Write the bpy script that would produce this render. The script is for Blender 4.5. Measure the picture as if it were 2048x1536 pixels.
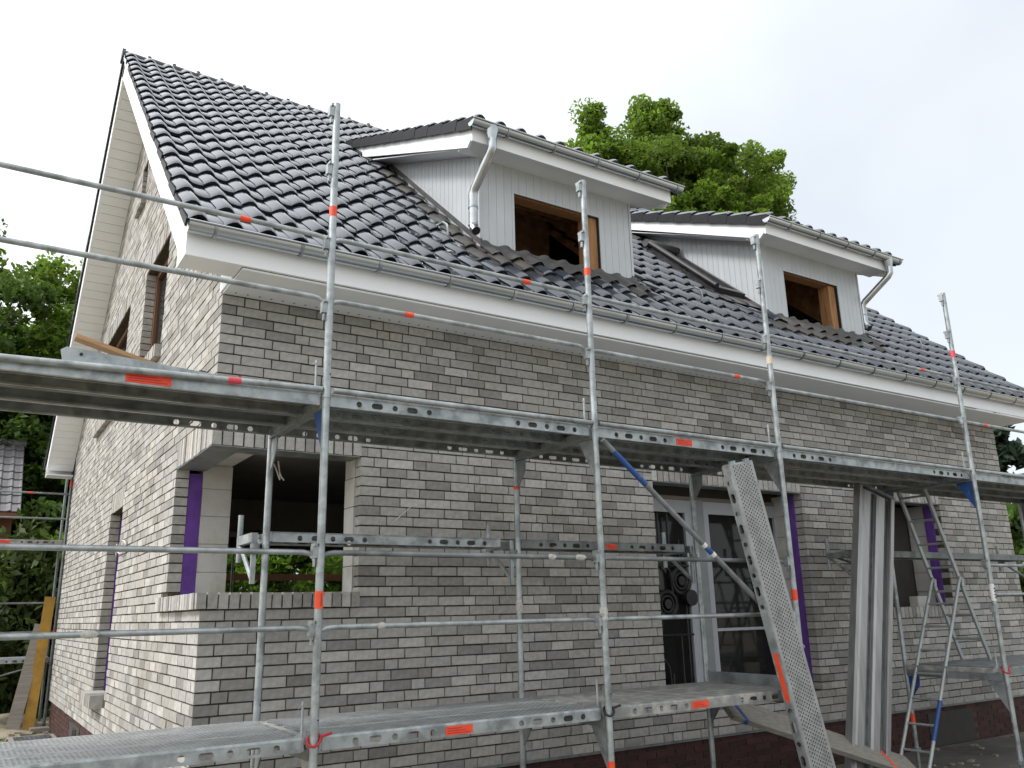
import bpy, math, random
import numpy as np
from mathutils import Vector, Matrix
random.seed(7); RNG = np.random.default_rng(7)
S = bpy.context.scene
for o in list(bpy.data.objects): bpy.data.objects.remove(o)
COL = S.collection

# ------------------------------------------------------------------ camera, sky, sun, exposure
CAM = (-1.5355, -6.7171, 1.2703); YAW, PITCH, ROLL = 0.57416, 0.26469, -0.02292; FPX = 1684.9
def cam_axes():
    cy, sy, cp, sp = math.cos(YAW), math.sin(YAW), math.cos(PITCH), math.sin(PITCH)
    f = Vector((sy*cp, cy*cp, sp)); r = Vector((cy, -sy, 0)); u = r.cross(f)
    return (math.cos(ROLL)*r + math.sin(ROLL)*u), (-math.sin(ROLL)*r + math.cos(ROLL)*u), f
CR, CU, CF = cam_axes()
cd = bpy.data.cameras.new('camera'); cam = bpy.data.objects.new('camera', cd); COL.objects.link(cam)
m = Matrix.Identity(4)
for i in range(3):
    m[i][0] = CR[i]; m[i][1] = CU[i]; m[i][2] = -CF[i]; m[i][3] = CAM[i]
cam.matrix_world = m
cd.sensor_width = 36; cd.lens = FPX/2048*36; cd.clip_start = 0.05; cd.clip_end = 3000
S.camera = cam
SUN_EL, SUN_AZ = math.radians(47), math.radians(-74)      # azimuth measured from +Y towards +X
W = bpy.data.worlds.new('World'); S.world = W; W.use_nodes = True
nt = W.node_tree; nt.nodes.clear()
def N(tree, t, **k):
    n = tree.nodes.new(t)
    for a, b in k.items(): setattr(n, a, b)
    return n
out = N(nt, 'ShaderNodeOutputWorld'); bg = N(nt, 'ShaderNodeBackground'); bg.inputs[1].default_value = 0.1
sky = N(nt, 'ShaderNodeTexSky', sky_type='NISHITA', sun_disc=False, sun_elevation=SUN_EL, sun_rotation=SUN_AZ)
tc = N(nt, 'ShaderNodeTexCoord'); ns = N(nt, 'ShaderNodeTexNoise'); ns.inputs['Scale'].default_value = 2.2; ns.inputs['Detail'].default_value = 4
nt.links.new(tc.outputs['Generated'], ns.inputs['Vector'])
rp = N(nt, 'ShaderNodeMapRange'); rp.inputs[1].default_value = 0.3; rp.inputs[2].default_value = 0.7; rp.inputs[3].default_value = 0.72; rp.inputs[4].default_value = 1.0
nt.links.new(ns.outputs['Fac'], rp.inputs[0])
mx = N(nt, 'ShaderNodeMix', data_type='RGBA'); # thin bright overcast: the cloud sheet glows towards the veiled sun and is bluer away from it
dt = N(nt, 'ShaderNodeVectorMath', operation='DOT_PRODUCT'); dt.inputs[1].default_value = (math.sin(SUN_AZ)*math.cos(SUN_EL), math.cos(SUN_AZ)*math.cos(SUN_EL), math.sin(SUN_EL))
nt.links.new(tc.outputs['Generated'], dt.inputs[0])
gl = N(nt, 'ShaderNodeMapRange'); gl.inputs[1].default_value = -.05; gl.inputs[2].default_value = .9; nt.links.new(dt.outputs['Value'], gl.inputs[0])
cm = N(nt, 'ShaderNodeMix', data_type='RGBA'); cm.inputs[6].default_value = (5.0, 5.25, 5.45, 1); cm.inputs[7].default_value = (10.8, 10.8, 10.8, 1); nt.links.new(gl.outputs[0], cm.inputs[0]); nt.links.new(cm.outputs[2], mx.inputs[7])
nt.links.new(rp.outputs[0], mx.inputs[0]); nt.links.new(sky.outputs[0], mx.inputs[6])
nt.links.new(mx.outputs[2], bg.inputs[0]); nt.links.new(bg.outputs[0], out.inputs[0])
sl = bpy.data.lights.new('sun', 'SUN'); sl.energy = 1.6; sl.angle = math.radians(12); sl.color = (1.0, 0.985, 0.96)
so = bpy.data.objects.new('sun', sl); COL.objects.link(so)
sd = Vector((math.sin(SUN_AZ)*math.cos(SUN_EL), math.cos(SUN_AZ)*math.cos(SUN_EL), math.sin(SUN_EL)))
so.rotation_euler = sd.to_track_quat('Z', 'Y').to_euler(); so.location = sd*60
vs = S.view_settings; vs.view_transform = 'Standard'; vs.look = 'None'; vs.gamma = 1; vs.exposure = 0.95; vs.use_curve_mapping = False
S.render.engine = 'CYCLES'
S.render.resolution_x = 1024; S.render.resolution_y = 768

def px_area(pts):
    P = []
    for q in pts:
        d = Vector(q) - Vector(CAM); z = d.dot(CF)
        if z < .1: return 0
        P.append((1024+FPX*d.dot(CR)/z, 768-FPX*d.dot(CU)/z))
    cx = sum(a for a, b in P)/len(P); cy = sum(b for a, b in P)/len(P)
    if not (-20 < cx < 2068 and -20 < cy < 1556): return 0
    return abs(sum(P[i][0]*P[(i+1) % len(P)][1]-P[(i+1) % len(P)][0]*P[i][1] for i in range(len(P))))/2

# ------------------------------------------------------------------ materials
def mat(name, col, rough=.6, metal=0., var=.12, scale=8., bump=0., bscale=60., attr=None, spec=.5, coat=0., trans=0., stretch=None, col2=None, c2scale=3., c2lo=.5, c2hi=.65):
    M = bpy.data.materials.new(name); M.use_nodes = True; t = M.node_tree; b = t.nodes['Principled BSDF']
    b.inputs['Roughness'].default_value = rough; b.inputs['Metallic'].default_value = metal
    b.inputs['Specular IOR Level'].default_value = spec
    if coat: b.inputs['Coat Weight'].default_value = coat; b.inputs['Coat Roughness'].default_value = .12
    if trans: b.inputs['Transmission Weight'].default_value = trans
    tc = N(t, 'ShaderNodeTexCoord'); vec = tc.outputs['Object']
    if stretch:
        mp = N(t, 'ShaderNodeMapping'); mp.inputs['Scale'].default_value = stretch; t.links.new(vec, mp.inputs[0]); vec = mp.outputs[0]
    nz = N(t, 'ShaderNodeTexNoise'); nz.inputs['Scale'].default_value = scale; nz.inputs['Detail'].default_value = 6; t.links.new(vec, nz.inputs['Vector'])
    mr = N(t, 'ShaderNodeMapRange'); mr.inputs[1].default_value = .3; mr.inputs[2].default_value = .7; mr.inputs[3].default_value = 1-var; mr.inputs[4].default_value = 1+var
    t.links.new(nz.outputs['Fac'], mr.inputs[0])
    last = mr.outputs[0]
    if attr:
        a = N(t, 'ShaderNodeAttribute'); a.attribute_name = attr; mu = N(t, 'ShaderNodeMath', operation='MULTIPLY'); t.links.new(a.outputs['Fac'], mu.inputs[0]); t.links.new(last, mu.inputs[1]); last = mu.outputs[0]
    base = None
    if col2:
        n2 = N(t, 'ShaderNodeTexNoise'); n2.inputs['Scale'].default_value = c2scale; n2.inputs['Detail'].default_value = 7; n2.inputs['Roughness'].default_value = .65; t.links.new(vec, n2.inputs['Vector'])
        m2 = N(t, 'ShaderNodeMapRange'); m2.inputs[1].default_value = c2lo; m2.inputs[2].default_value = c2hi; t.links.new(n2.outputs['Fac'], m2.inputs[0])
        mc = N(t, 'ShaderNodeMix', data_type='RGBA'); mc.inputs[6].default_value = (*col, 1); mc.inputs[7].default_value = (*col2, 1); t.links.new(m2.outputs[0], mc.inputs[0]); base = mc.outputs[2]
    vm = N(t, 'ShaderNodeVectorMath', operation='SCALE')
    if base: t.links.new(base, vm.inputs[0])
    else: vm.inputs[0].default_value = col
    t.links.new(last, vm.inputs['Scale']); t.links.new(vm.outputs[0], b.inputs['Base Color'])
    if bump:
        nb = N(t, 'ShaderNodeTexNoise'); nb.inputs['Scale'].default_value = bscale; nb.inputs['Detail'].default_value = 5; t.links.new(vec, nb.inputs['Vector'])
        bp = N(t, 'ShaderNodeBump'); bp.inputs['Strength'].default_value = bump; bp.inputs['Distance'].default_value = .01; t.links.new(nb.outputs['Fac'], bp.inputs['Height']); t.links.new(bp.outputs[0], b.inputs['Normal'])
    rr = N(t, 'ShaderNodeMapRange'); rr.inputs[3].default_value = max(.02, rough*.8); rr.inputs[4].default_value = min(1, rough*1.2); t.links.new(nz.outputs['Fac'], rr.inputs[0]); t.links.new(rr.outputs[0], b.inputs['Roughness'])
    return M
M = {}
M['brick'] = mat('grey_brick', (.375, .366, .348), .92, var=.15, scale=22, bump=.5, bscale=110, attr='tone', spec=.2, col2=(.355, .332, .295), c2scale=1.7, c2lo=.42, c2hi=.68)
M['mortar'] = mat('raw_joint', (.070, .063, .046), .95, var=.35, scale=20, bump=.4, spec=.1)
M['plinth'] = mat('plinth_brick', (.060, .028, .024), .8, var=.25, scale=10, bump=.3, attr='tone', spec=.3)
M['plinthj'] = mat('plinth_joint', (.085, .06, .052), .95, var=.2)
M['block'] = mat('aerated_block', (.50, .49, .465), .95, var=.10, scale=5, bump=.3, bscale=80, col2=(.40, .365, .30), c2scale=2.2, c2lo=.52, c2hi=.7, spec=.1)
M['purple'] = mat('insulation_foam', (.125, .055, .27), .9, var=.18, scale=9, bump=.5, bscale=60, spec=.2)
M['concrete'] = mat('concrete', (.22, .205, .18), .9, var=.15, scale=3, bump=.2)
M['plaster'] = mat('inner_plaster', (.24, .215, .17), .9, var=.12, scale=3)
M['white'] = mat('white_board', (.82, .835, .85), .45, var=.04, scale=2)
M['soffit'] = mat('soffit_panel', (.79, .81, .825), .5, var=.04, scale=3)
M['clad'] = mat('grey_white_cladding', (.49, .517, .54), .30, var=.04, scale=4, attr='tone')
M['tile'] = mat('anthracite_tile', (.012, .0145, .021), .28, var=.4, scale=5, attr='tone', spec=.5, coat=.9)
M['tile'].node_tree.nodes['Principled BSDF'].inputs['Specular Tint'].default_value = (.84, .91, 1, 1); M['tile'].node_tree.nodes['Principled BSDF'].inputs['Coat Tint'].default_value = (.92, .96, 1, 1); M['tile'].node_tree.nodes['Principled BSDF'].inputs['Coat IOR'].default_value = 1.55; M['tile'].node_tree.nodes['Principled BSDF'].inputs['Coat Roughness'].default_value = .085
M['tiledust'] = mat('dusty_tile', (.040, .037, .034), .5, var=.3, scale=9, attr='tone')
M['flap'] = mat('tile_side_flap', (.016, .016, .019), .55, var=.3, spec=.22)
M['ridge'] = mat('ridge_tile', (.022, .022, .025), .42, var=.2, spec=.5)
M['zinc'] = mat('zinc_sheet', (.46, .485, .50), .24, metal=1., var=.14, scale=3, stretch=(.3, 3, 3))
M['galv'] = mat('galvanised_steel', (.37, .40, .405), .42, metal=.6, var=.2, scale=11, bump=.08, bscale=90, col2=(.23, .25, .255), c2scale=7, c2lo=.46, c2hi=.62)
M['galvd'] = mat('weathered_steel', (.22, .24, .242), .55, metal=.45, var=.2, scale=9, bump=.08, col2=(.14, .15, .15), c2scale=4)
M['galvdirty'] = mat('mortar_splashed_steel', (.27, .275, .265), .7, metal=.25, var=.22, scale=9, bump=.15, col2=(.36, .345, .31), c2scale=9, c2lo=.48, c2hi=.6)
M['rust'] = mat('rust_stained_underside', (.14, .125, .095), .75, metal=.2, var=.3, scale=5, col2=(.16, .085, .04), c2scale=3)
M['ply'] = mat('plywood_underside', (.30, .235, .15), .7, var=.15, scale=6, stretch=(.2, 3, 3))
M['wood'] = mat('raw_timber', (.42, .25, .125), .75, var=.2, scale=5, stretch=(.4, 6, 6))
M['woodd'] = mat('structural_timber', (.33, .165, .07), .8, var=.3, scale=6, stretch=(5, 5, .5))
M['woodg'] = mat('weathered_plank', (.235, .215, .185), .85, var=.22, scale=7, stretch=(.25, 6, 6), bump=.2, bscale=30)
M['osb'] = mat('dormer_sheathing', (.36, .20, .10), .85, var=.35, scale=7, col2=(.50, .31, .16), c2scale=6)
M['orange'] = mat('orange_tape', (.78, .075, .022), .55, var=.1, scale=20)
M['pink'] = mat('pink_tape', (.62, .07, .10), .55, var=.1, scale=20)
M['cream'] = mat('cream_tape', (.66, .55, .42), .6)
M['paper'] = mat('paper_label', (.72, .72, .70), .6)
M['splash'] = mat('dried_mortar', (.44, .43, .40), .9, var=.25, scale=40)
M['ink'] = mat('print_ink', (.03, .03, .03), .6)
M['blue'] = mat('blue_paint', (.018, .07, .24), .5, var=.2, scale=14, col2=(.15, .18, .22), c2scale=16, c2lo=.6, c2hi=.66)
M['red'] = mat('red_strap', (.42, .02, .03), .7)
M['black'] = mat('black_rubber', (.012, .012, .013), .6)
M['alu'] = mat('aluminium_ribbed', (.40, .40, .405), .40, metal=.7, var=.12, scale=3, stretch=(6, 6, .4), col2=(.36, .355, .35), c2scale=1.6)
M['pvc'] = mat('white_window_frame', (.40, .42, .45), .35, var=.04)
M['alumull'] = mat('grey_mullion', (.24, .255, .26), .5, var=.12, bump=.1)
M['iron'] = mat('cast_grille', (.035, .034, .036), .45, metal=.5, var=.3)
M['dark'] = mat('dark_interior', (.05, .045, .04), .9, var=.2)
M['brownf'] = mat('brown_window_frame', (.16, .075, .038), .55, var=.2, stretch=(5, 5, .5))
M['yellow'] = mat('yellow_formwork', (.34, .19, .02), .6, var=.22, scale=4, col2=(.27, .14, .025), c2scale=5)
M['rung'] = mat('ladder_metal', (.36, .385, .385), .5, metal=.5, var=.15)
M['soil'] = mat('sandy_soil', (.30, .255, .19), .95, var=.28, scale=2.2, bump=.7, bscale=14, col2=(.10, .11, .04), c2scale=.7, c2lo=.5, c2hi=.62)
M['slab'] = mat('damp_concrete_ground', (.150, .140, .122), .9, var=.25, scale=1.6, bump=.3, bscale=25, col2=(.085, .08, .068), c2scale=1.1)
M['nbtile'] = mat('neighbour_tile', (.13, .125, .13), .5, var=.15, attr='tone')
M['nbwood'] = mat('neighbour_timber', (.16, .055, .025), .7, var=.25, stretch=(6, 6, .6))
M['cable'] = mat('cable_sheath', (.55, .54, .50), .6)
M['leadf'] = mat('lead_flashing', (.075, .073, .072), .55, metal=.2, var=.25, scale=9)
M['stone'] = mat('stone_rubble', (.28, .24, .19), .95, var=.3)
def glassmat():
    g = bpy.data.materials.new('window_glass'); g.use_nodes = True; b = g.node_tree.nodes['Principled BSDF']
    b.inputs['Base Color'].default_value = (.02, .021, .02, 1); b.inputs['Roughness'].default_value = .05; b.inputs['Alpha'].default_value = .6; b.inputs['Specular IOR Level'].default_value = .45
    return g
M['glass'] = glassmat()
def perfmat(name, base, dotx, doty, stag):
    """galvanised sheet with staggered raised perforations"""
    g = mat(name, base, .5, metal=.45, var=.16, scale=9, col2=tuple(c*.75 for c in base), c2scale=5); t = g.node_tree; b = t.nodes['Principled BSDF']
    tc = N(t, 'ShaderNodeUVMap'); sp = N(t, 'ShaderNodeSeparateXYZ'); t.links.new(tc.outputs[0], sp.inputs[0])
    def mth(op, a, bb=None):
        n = N(t, 'ShaderNodeMath', operation=op)
        for i, v in enumerate((a, bb)):
            if v is None: continue
            if isinstance(v, (int, float)): n.inputs[i].default_value = v
            else: t.links.new(v, n.inputs[i])
        return n.outputs[0]
    u = mth('DIVIDE', sp.outputs[0], dotx); v = mth('DIVIDE', sp.outputs[1], doty)
    row = mth('FLOOR', v); u2 = mth('ADD', u, mth('MULTIPLY', mth('MODULO', row, 2), stag))
    fu = mth('SUBTRACT', mth('FRACT', u2), .5); fv = mth('SUBTRACT', mth('FRACT', v), .5)
    du = mth('MULTIPLY', fu, dotx); dv = mth('MULTIPLY', fv, doty)
    dist = mth('SQRT', mth('ADD', mth('MULTIPLY', du, du), mth('MULTIPLY', dv, dv)))
    r = min(dotx, doty)*.27
    strip_ = mth('LESS_THAN', mth('ABSOLUTE', sp.outputs[1]), .128); hole = mth('MULTIPLY', mth('LESS_THAN', dist, r), strip_); ring = mth('SUBTRACT', 1, mth('DIVIDE', mth('ABSOLUTE', mth('SUBTRACT', dist, r*1.25)), r*.6))
    old = b.inputs['Base Color'].links[0].from_socket
    mc = N(t, 'ShaderNodeMix', data_type='RGBA'); mc.inputs[7].default_value = (.012, .012, .012, 1); t.links.new(hole, mc.inputs[0]); t.links.new(old, mc.inputs[6]); t.links.new(mc.outputs[2], b.inputs['Base Color'])
    bp = N(t, 'ShaderNodeBump'); bp.inputs['Strength'].default_value = .8; bp.inputs['Distance'].default_value = .004; t.links.new(mth('MULTIPLY', mth('MAXIMUM', ring, 0), strip_), bp.inputs['Height']); t.links.new(bp.outputs[0], b.inputs['Normal'])
    return g
M['perf'] = perfmat('perforated_sheet', (.36, .375, .378), .052, .026, .5)
M['perfd'] = perfmat('perforated_sheet_dirty', (.33, .335, .325), .034, .026, .5)
def leafmat(name, c, ctr):
    g = bpy.data.materials.new(name); g.use_nodes = True; t = g.node_tree; b = t.nodes['Principled BSDF']
    a = N(t, 'ShaderNodeAttribute'); a.attribute_name = 'tone'
    vm = N(t, 'ShaderNodeVectorMath', operation='SCALE'); vm.inputs[0].default_value = c; t.links.new(a.outputs['Fac'], vm.inputs['Scale']); t.links.new(vm.outputs[0], b.inputs['Base Color'])
    b.inputs['Roughness'].default_value = .6; b.inputs['Specular IOR Level'].default_value = .3
    tr = N(t, 'ShaderNodeBsdfTranslucent'); v2 = N(t, 'ShaderNodeVectorMath', operation='SCALE'); v2.inputs[0].default_value = ctr; t.links.new(a.outputs['Fac'], v2.inputs['Scale']); t.links.new(v2.outputs[0], tr.inputs[0])
    ms = N(t, 'ShaderNodeMixShader'); ms.inputs[0].default_value = .35; t.links.new(b.outputs[0], ms.inputs[1]); t.links.new(tr.outputs[0], ms.inputs[2]); t.links.new(ms.outputs[0], t.nodes['Material Output'].inputs[0])
    return g
M['leaf'] = leafmat('oak_leaf', (.105, .175, .022), (.24, .38, .035))
M['leafd'] = leafmat('forest_leaf', (.055, .10, .018), (.11, .20, .025))
M['leafl'] = leafmat('bright_leaf', (.10, .19, .02), (.22, .38, .03))
M['needle'] = leafmat('conifer_needle', (.026, .048, .026), (.02, .04, .02))
M['yew'] = leafmat('yew_foliage', (.055, .085, .018), (.07, .1, .02))
M['grass'] = leafmat('grass_blade', (.060, .12, .02), (.08, .16, .02))
M['bark'] = mat('bark', (.07, .055, .042), .95, var=.3, scale=6, bump=.5, bscale=20)

# ------------------------------------------------------------------ mesh helpers
class MB:
    def __init__(s): s.v = []; s.f = []; s.t = []; s.uv = None
    def add(s, vs, fs, tone=1.):
        b = len(s.v); s.v += [tuple(a) for a in vs]; s.f += [tuple(i+b for i in f) for f in fs]; s.t += [tone]*len(fs); return s
    def box(s, x0, x1, y0, y1, z0, z1, tone=1.):
        return s.add([(x0,y0,z0),(x1,y0,z0),(x1,y1,z0),(x0,y1,z0),(x0,y0,z1),(x1,y0,z1),(x1,y1,z1),(x0,y1,z1)],
                     [(0,3,2,1),(4,5,6,7),(0,1,5,4),(1,2,6,5),(2,3,7,6),(3,0,4,7)], tone)
    def obox(s, o, ax, ay, az, u, v, w, tone=1.):
        """box with origin o, axes ax ay az (unit), ranges u v w"""
        o, ax, ay, az = map(Vector, (o, ax, ay, az)); P = []
        for c in (w[0], w[1]):
            for a, b in ((u[0],v[0]),(u[1],v[0]),(u[1],v[1]),(u[0],v[1])): P.append(o+ax*a+ay*b+az*c)
        return s.add(P, [(0,3,2,1),(4,5,6,7),(0,1,5,4),(1,2,6,5),(2,3,7,6),(3,0,4,7)], tone)
    def prism(s, poly, fn, a, b, tone=1.):
        """poly: 2d loop; fn(u,v,w)->xyz ; extruded from w=a to w=b"""
        n = len(poly); vs = [fn(u, v, a) for u, v in poly]+[fn(u, v, b) for u, v in poly]
        return s.add(vs, [tuple(range(n))[::-1], tuple(range(n, 2*n))]+[(i, (i+1) % n, n+(i+1) % n, n+i) for i in range(n)], tone)
    def path(s, pts, r, n=10, caps=True, tone=1.):
        pts = [Vector(p) for p in pts]; rs = r if isinstance(r, (list, tuple)) else [r]*len(pts); R = []; prev = None
        for i, p in enumerate(pts):
            d = (pts[min(i+1, len(pts)-1)]-pts[max(i-1, 0)]).normalized()
            if prev is None:
                a = d.orthogonal().normalized()
            else:
                a = (prev-d*prev.dot(d)); a = a.normalized() if a.length > 1e-6 else d.orthogonal().normalized()
            prev = a; b = d.cross(a)
            R.append([p+(a*math.cos(2*math.pi*k/n)+b*math.sin(2*math.pi*k/n))*rs[i] for k in range(n)])
        vs = [q for ring in R for q in ring]; fs = []
        for i in range(len(R)-1):
            for k in range(n): fs.append((i*n+k, i*n+(k+1) % n, (i+1)*n+(k+1) % n, (i+1)*n+k))
        if caps: fs += [tuple(range(n))[::-1], tuple(range((len(R)-1)*n, len(R)*n))]
        return s.add(vs, fs, tone)
    def hplate(s, o, ux, vx, L, h, holes, tone=1.):
        """thin plate with holes; holes = (centre_u, half_len, radius) ; o origin, ux along, vx across"""
        o, ux, vx = map(Vector, (o, ux, vx)); cur = 0; holes = sorted(holes)
        def rect(a, b):
            if b-a > 1e-4: s.add([o+ux*a, o+ux*b, o+ux*b+vx*h, o+ux*a+vx*h], [(0,1,2,3)], tone)
        for c, hl, r in holes:
            a, b = c-hl-r-.008, c+hl+r+.008
            rect(cur, a); cur = b; n = 12; ins = []; ou = []
            for k in range(n):
                t = 2*math.pi*(k+.5)/n; ins.append((c+r*math.cos(t)+(hl if math.cos(t) > 0 else -hl), h/2+r*math.sin(t)))
                du, dv = ins[-1][0]-c, math.sin(t)
                sc = min(((b-c)/abs(du)) if abs(du) > 1e-6 else 9e9, (h/2)/abs(ins[-1][1]-h/2) if abs(ins[-1][1]-h/2) > 1e-6 else 9e9)
                ou.append((c+du*sc, h/2+(ins[-1][1]-h/2)*sc))
            # snap the outer loop to include the corners
            for ca, cv in ((a, 0), (b, 0), (b, h), (a, h)):
                j = min(range(n), key=lambda i: (ou[i][0]-ca)**2+(ou[i][1]-cv)**2); ou[j] = (ca, cv)
            P = [o+ux*u+vx*v for u, v in ins]+[o+ux*u+vx*v for u, v in ou]
            s.add(P, [(k, n+k, n+(k+1) % n, (k+1) % n) for k in range(n)], tone)
        rect(cur, L); return s
    def mesh(s, name, m, smooth=False):
        me = bpy.data.meshes.new(name); me.from_pydata(s.v, [], s.f); me.update()
        a = me.attributes.new('tone', 'FLOAT', 'FACE'); a.data.foreach_set('value', s.t)
        me.materials.append(M[m] if isinstance(m, str) else m)
        if smooth: me.polygons.foreach_set('use_smooth', [True]*len(me.polygons))
        return me
    def build(s, name, m, parent=None, smooth=False, kind=None, label=None):
        return link(name, s.mesh(name, m, smooth), parent, kind, label)
def link(name, me, parent=None, kind=None, label=None):
    o = bpy.data.objects.new(name, me); COL.objects.link(o)
    if parent:
        o.parent = parent; o.matrix_parent_inverse = Matrix.Translation(-WP[parent.name]); WP[o.name] = Vector((0,0,0))
    else: WP[o.name] = Vector((0,0,0))
    if kind: o['kind'] = kind
    if label: o['label'] = label
    return o
WP = {}
def thing(name, label, cat, loc=(0,0,0), group=None):
    o = bpy.data.objects.new(name, None); COL.objects.link(o); o.location = loc; WP[o.name] = Vector(loc); o.empty_display_size = .2
    return tag(o, label, cat, group)
def tag(o, label, cat, group=None):
    o['label'] = label; o['category'] = cat
    if group: o['group'] = group
    return o
def auto_smooth(o, ang=40):
    me = o.data; me.polygons.foreach_set('use_smooth', [True]*len(me.polygons))
    try: me.set_sharp_from_angle(angle=math.radians(ang))
    except Exception: pass
    return o

# ------------------------------------------------------------------ dimensions of the house
C = .08367; L = 11.645; D = 10.43; GZ = -.47
TAN = .88; A = math.atan(TAN); RY = D/2
def roof_z(y): return 4.6908+TAN*y if y <= RY else 4.6908+TAN*(D-y)
OV, EV = .40, .61

# ---- ground
g = MB(); g.add([(-400,-200,GZ-.02),(600,-200,GZ-.02),(600,800,GZ-.02),(-400,800,GZ-.02)], [(0,1,2,3)])
o = g.build('ground', 'soil', kind='structure')
g = MB(); g.add([(-1.0,-12,GZ),(22,-12,GZ),(22,-.0,GZ),(-1.0,-.0,GZ)], [(0,1,2,3)]); g.build('pavement', 'slab', kind='structure')

# ------------------------------------------------------------------ the house
house = thing('brick_house', 'unfinished grey brick house with dark tiled roof and two dormers', 'house', (0,0,GZ))

HF = [(-1,1.2475,16*C,34*C),(4.565,6.95,4*C,34*C),(8.35,9.86,13*C,34*C)]            # front: opening + lintel
HG = [(-1,1.29,18*C,34*C),(-1,1.51,16*C,18*C),(4.23,5.2,5*C,34*C),(4.15,5.32,4*C,5*C),(2.7,4.13,50*C,69*C),(2.62,4.2,48*C,50*C),(5.35,7.5,50*C,69*C),(5.27,7.6,48*C,50*C),(4.98,5.42,83*C,94*C),(4.9,5.5,82*C,83*C)]
def verge_under(y): return roof_z(y)-.42
def clip(poly, f):
    r = []
    for i in range(len(poly)):
        p, q = poly[i], poly[(i+1) % len(poly)]; a, b = f(p), f(q)
        if a >= 0: r.append(p)
        if (a >= 0) != (b >= 0): t = a/(a-b); r.append((p[0]+(q[0]-p[0])*t, p[1]+(q[1]-p[1])*t))
    return r
def course_bricks(wall, k, u0, umax, holes, prevj):
    z0, z1 = k*C+.006, (k+1)*C-.006; zc = (z0+z1)/2; u = u0; js = []; outp = []
    while u < umax-.03:
        l = .115 if random.random() < .17 else .24
        if any(abs(u+l-j) < .04 for j in prevj): l = .24 if l < .2 else .115
        if any(abs(u+l-j) < .03 for j in prevj): l = .24 if l < .2 else .177
        e = min(u+l, umax); js.append(e); segs = [(u, e)]
        for a, b, za, zb in holes:
            if za < zc < zb:
                ns_ = []
                for p, q in segs:
                    if q <= a or p >= b: ns_.append((p, q)); continue
                    if p < a: ns_.append((p, a))
                    if q > b: ns_.append((b, q))
                segs = ns_
        outp += [(p, q, z0, z1) for p, q in segs if q-p > .035]; u = e+.01
    return outp, js
def tone():
    r = random.random()
    return random.gauss(1.0, .055) if r < .62 else (random.gauss(.74, .06) if r < .86 else random.gauss(1.20, .05))
ALLB = []       # (area, wall, poly(u,z), depth range, tone)
FF = lambda u, v, w: (u, w, v)
GG = lambda u, v, w: (w, u, v)
def addb(wall, poly, d0=0., d1=.115):
    fn = FF if wall == 'f' else GG; j = random.uniform(-.0035, .0035); t = tone()
    poly = [(a+random.uniform(-.0018,.0018), b+random.uniform(-.0018,.0018)) for a, b in poly]
    if wall == 'f': t = t
    ALLB.append((px_area([fn(u, v, 0) for u, v in poly]), wall, poly, d0+j, d1, t))
def rect(a, b, c, d): return [(a, c), (b, c), (b, d), (a, d)]
pj = []
for k in range(46):
    z0, z1 = k*C+.006, (k+1)*C-.006
    ev = k % 2 == 0; hasq = not (16 <= k < 34)
    if hasq:
        if ev:  # corner brick belongs to the gable: long side on the gable, header on the front
            ALLB.append((px_area([(0,0,z0),(.115,0,z0),(.115,0,z1),(0,0,z1)])*2, 'f', rect(0,.115,z0,z1), 0, .24, tone()))
        else:
            ALLB.append((px_area([(0,0,z0),(.177,0,z0),(.177,0,z1),(0,0,z1)])*1.5, 'f', rect(0,.177,z0,z1), 0, .115, tone()))
    bs, pj = course_bricks('f', k, .125 if ev else .187, L, HF, pj)
    for a, b, c, d in bs: addb('f', rect(a, b, c, d))
pj = []
for k in range(110):
    z0, z1 = k*C+.006, (k+1)*C-.006
    ev = k % 2 == 0; corner = k < 46 and not (16 <= k < 34)
    u0 = (.25 if ev else .125) if k < 46 else -.01
    ylo = max(u0, (z0-4.6908+.2)/TAN if k >= 46 else u0); yhi = D-(0 if k < 46 else max(0, (z0-4.6908+.2)/TAN))
    if yhi-ylo < .1: break
    st = u0
    while st < ylo-.3: st += .25
    bs, pj = course_bricks('g', k, st, yhi, HG, pj)
    for a, b, c, d in bs:
        poly = rect(a, b, c, d)
        poly = clip(poly, lambda p: roof_z(p[0])-.25-p[1])
        if len(poly) >= 3: addb('g', poly)
# soldier lintels, projecting rowlock sills
def soldiers(wall, u0, u1, z0, z1, d0=0., d1=.115, w=.071, j=.0125):
    n = round((u1-u0+j)/(w+j)); w = (u1-u0-(n-1)*j)/n
    for i in range(n):
        a = u0+i*(w+j); addb(wall, rect(a, a+w, z0+random.uniform(-.002,.002), z1), d0+random.uniform(-.002,.002), d1)
soldiers('f', 0, 1.2475, 31*C+.004, 34*C-.006); soldiers('g', .125, 1.29, 31*C+.004, 34*C-.006)
soldiers('f', -.04, 1.2475, 16*C+.006, 1.462, -.045, .22); soldiers('g', .01, 1.50, 16*C+.006, 1.462, -.045, .19)
soldiers('f', 4.565, 6.95, 31*C+.004, 34*C-.006); soldiers('f', 8.35, 9.86, 31*C+.004, 34*C-.006); soldiers('f', 8.35, 9.90, 13*C+.004, 1.225, -.035, .2)
soldiers('g', 4.23, 5.2, 31*C+.004, 34*C-.006); soldiers('g', 4.42, 5.30, 4*C-.01, 5*C+.045, -.13, .115)
soldiers('g', 2.7, 4.13, 66*C+.004, 69*C-.006); soldiers('g', 2.64, 4.18, 48*C+.01, 50*C-.02, -.07, .15)
soldiers('g', 5.35, 7.5, 66*C+.004, 69*C-.006); soldiers('g', 5.29, 7.58, 48*C+.01, 50*C-.02, -.07, .15)
soldiers('g', 4.98, 5.42, 91*C+.004, 94*C-.006); soldiers('g', 4.92, 5.48, 82*C+.004, 83*C, -.06, .115)
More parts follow.
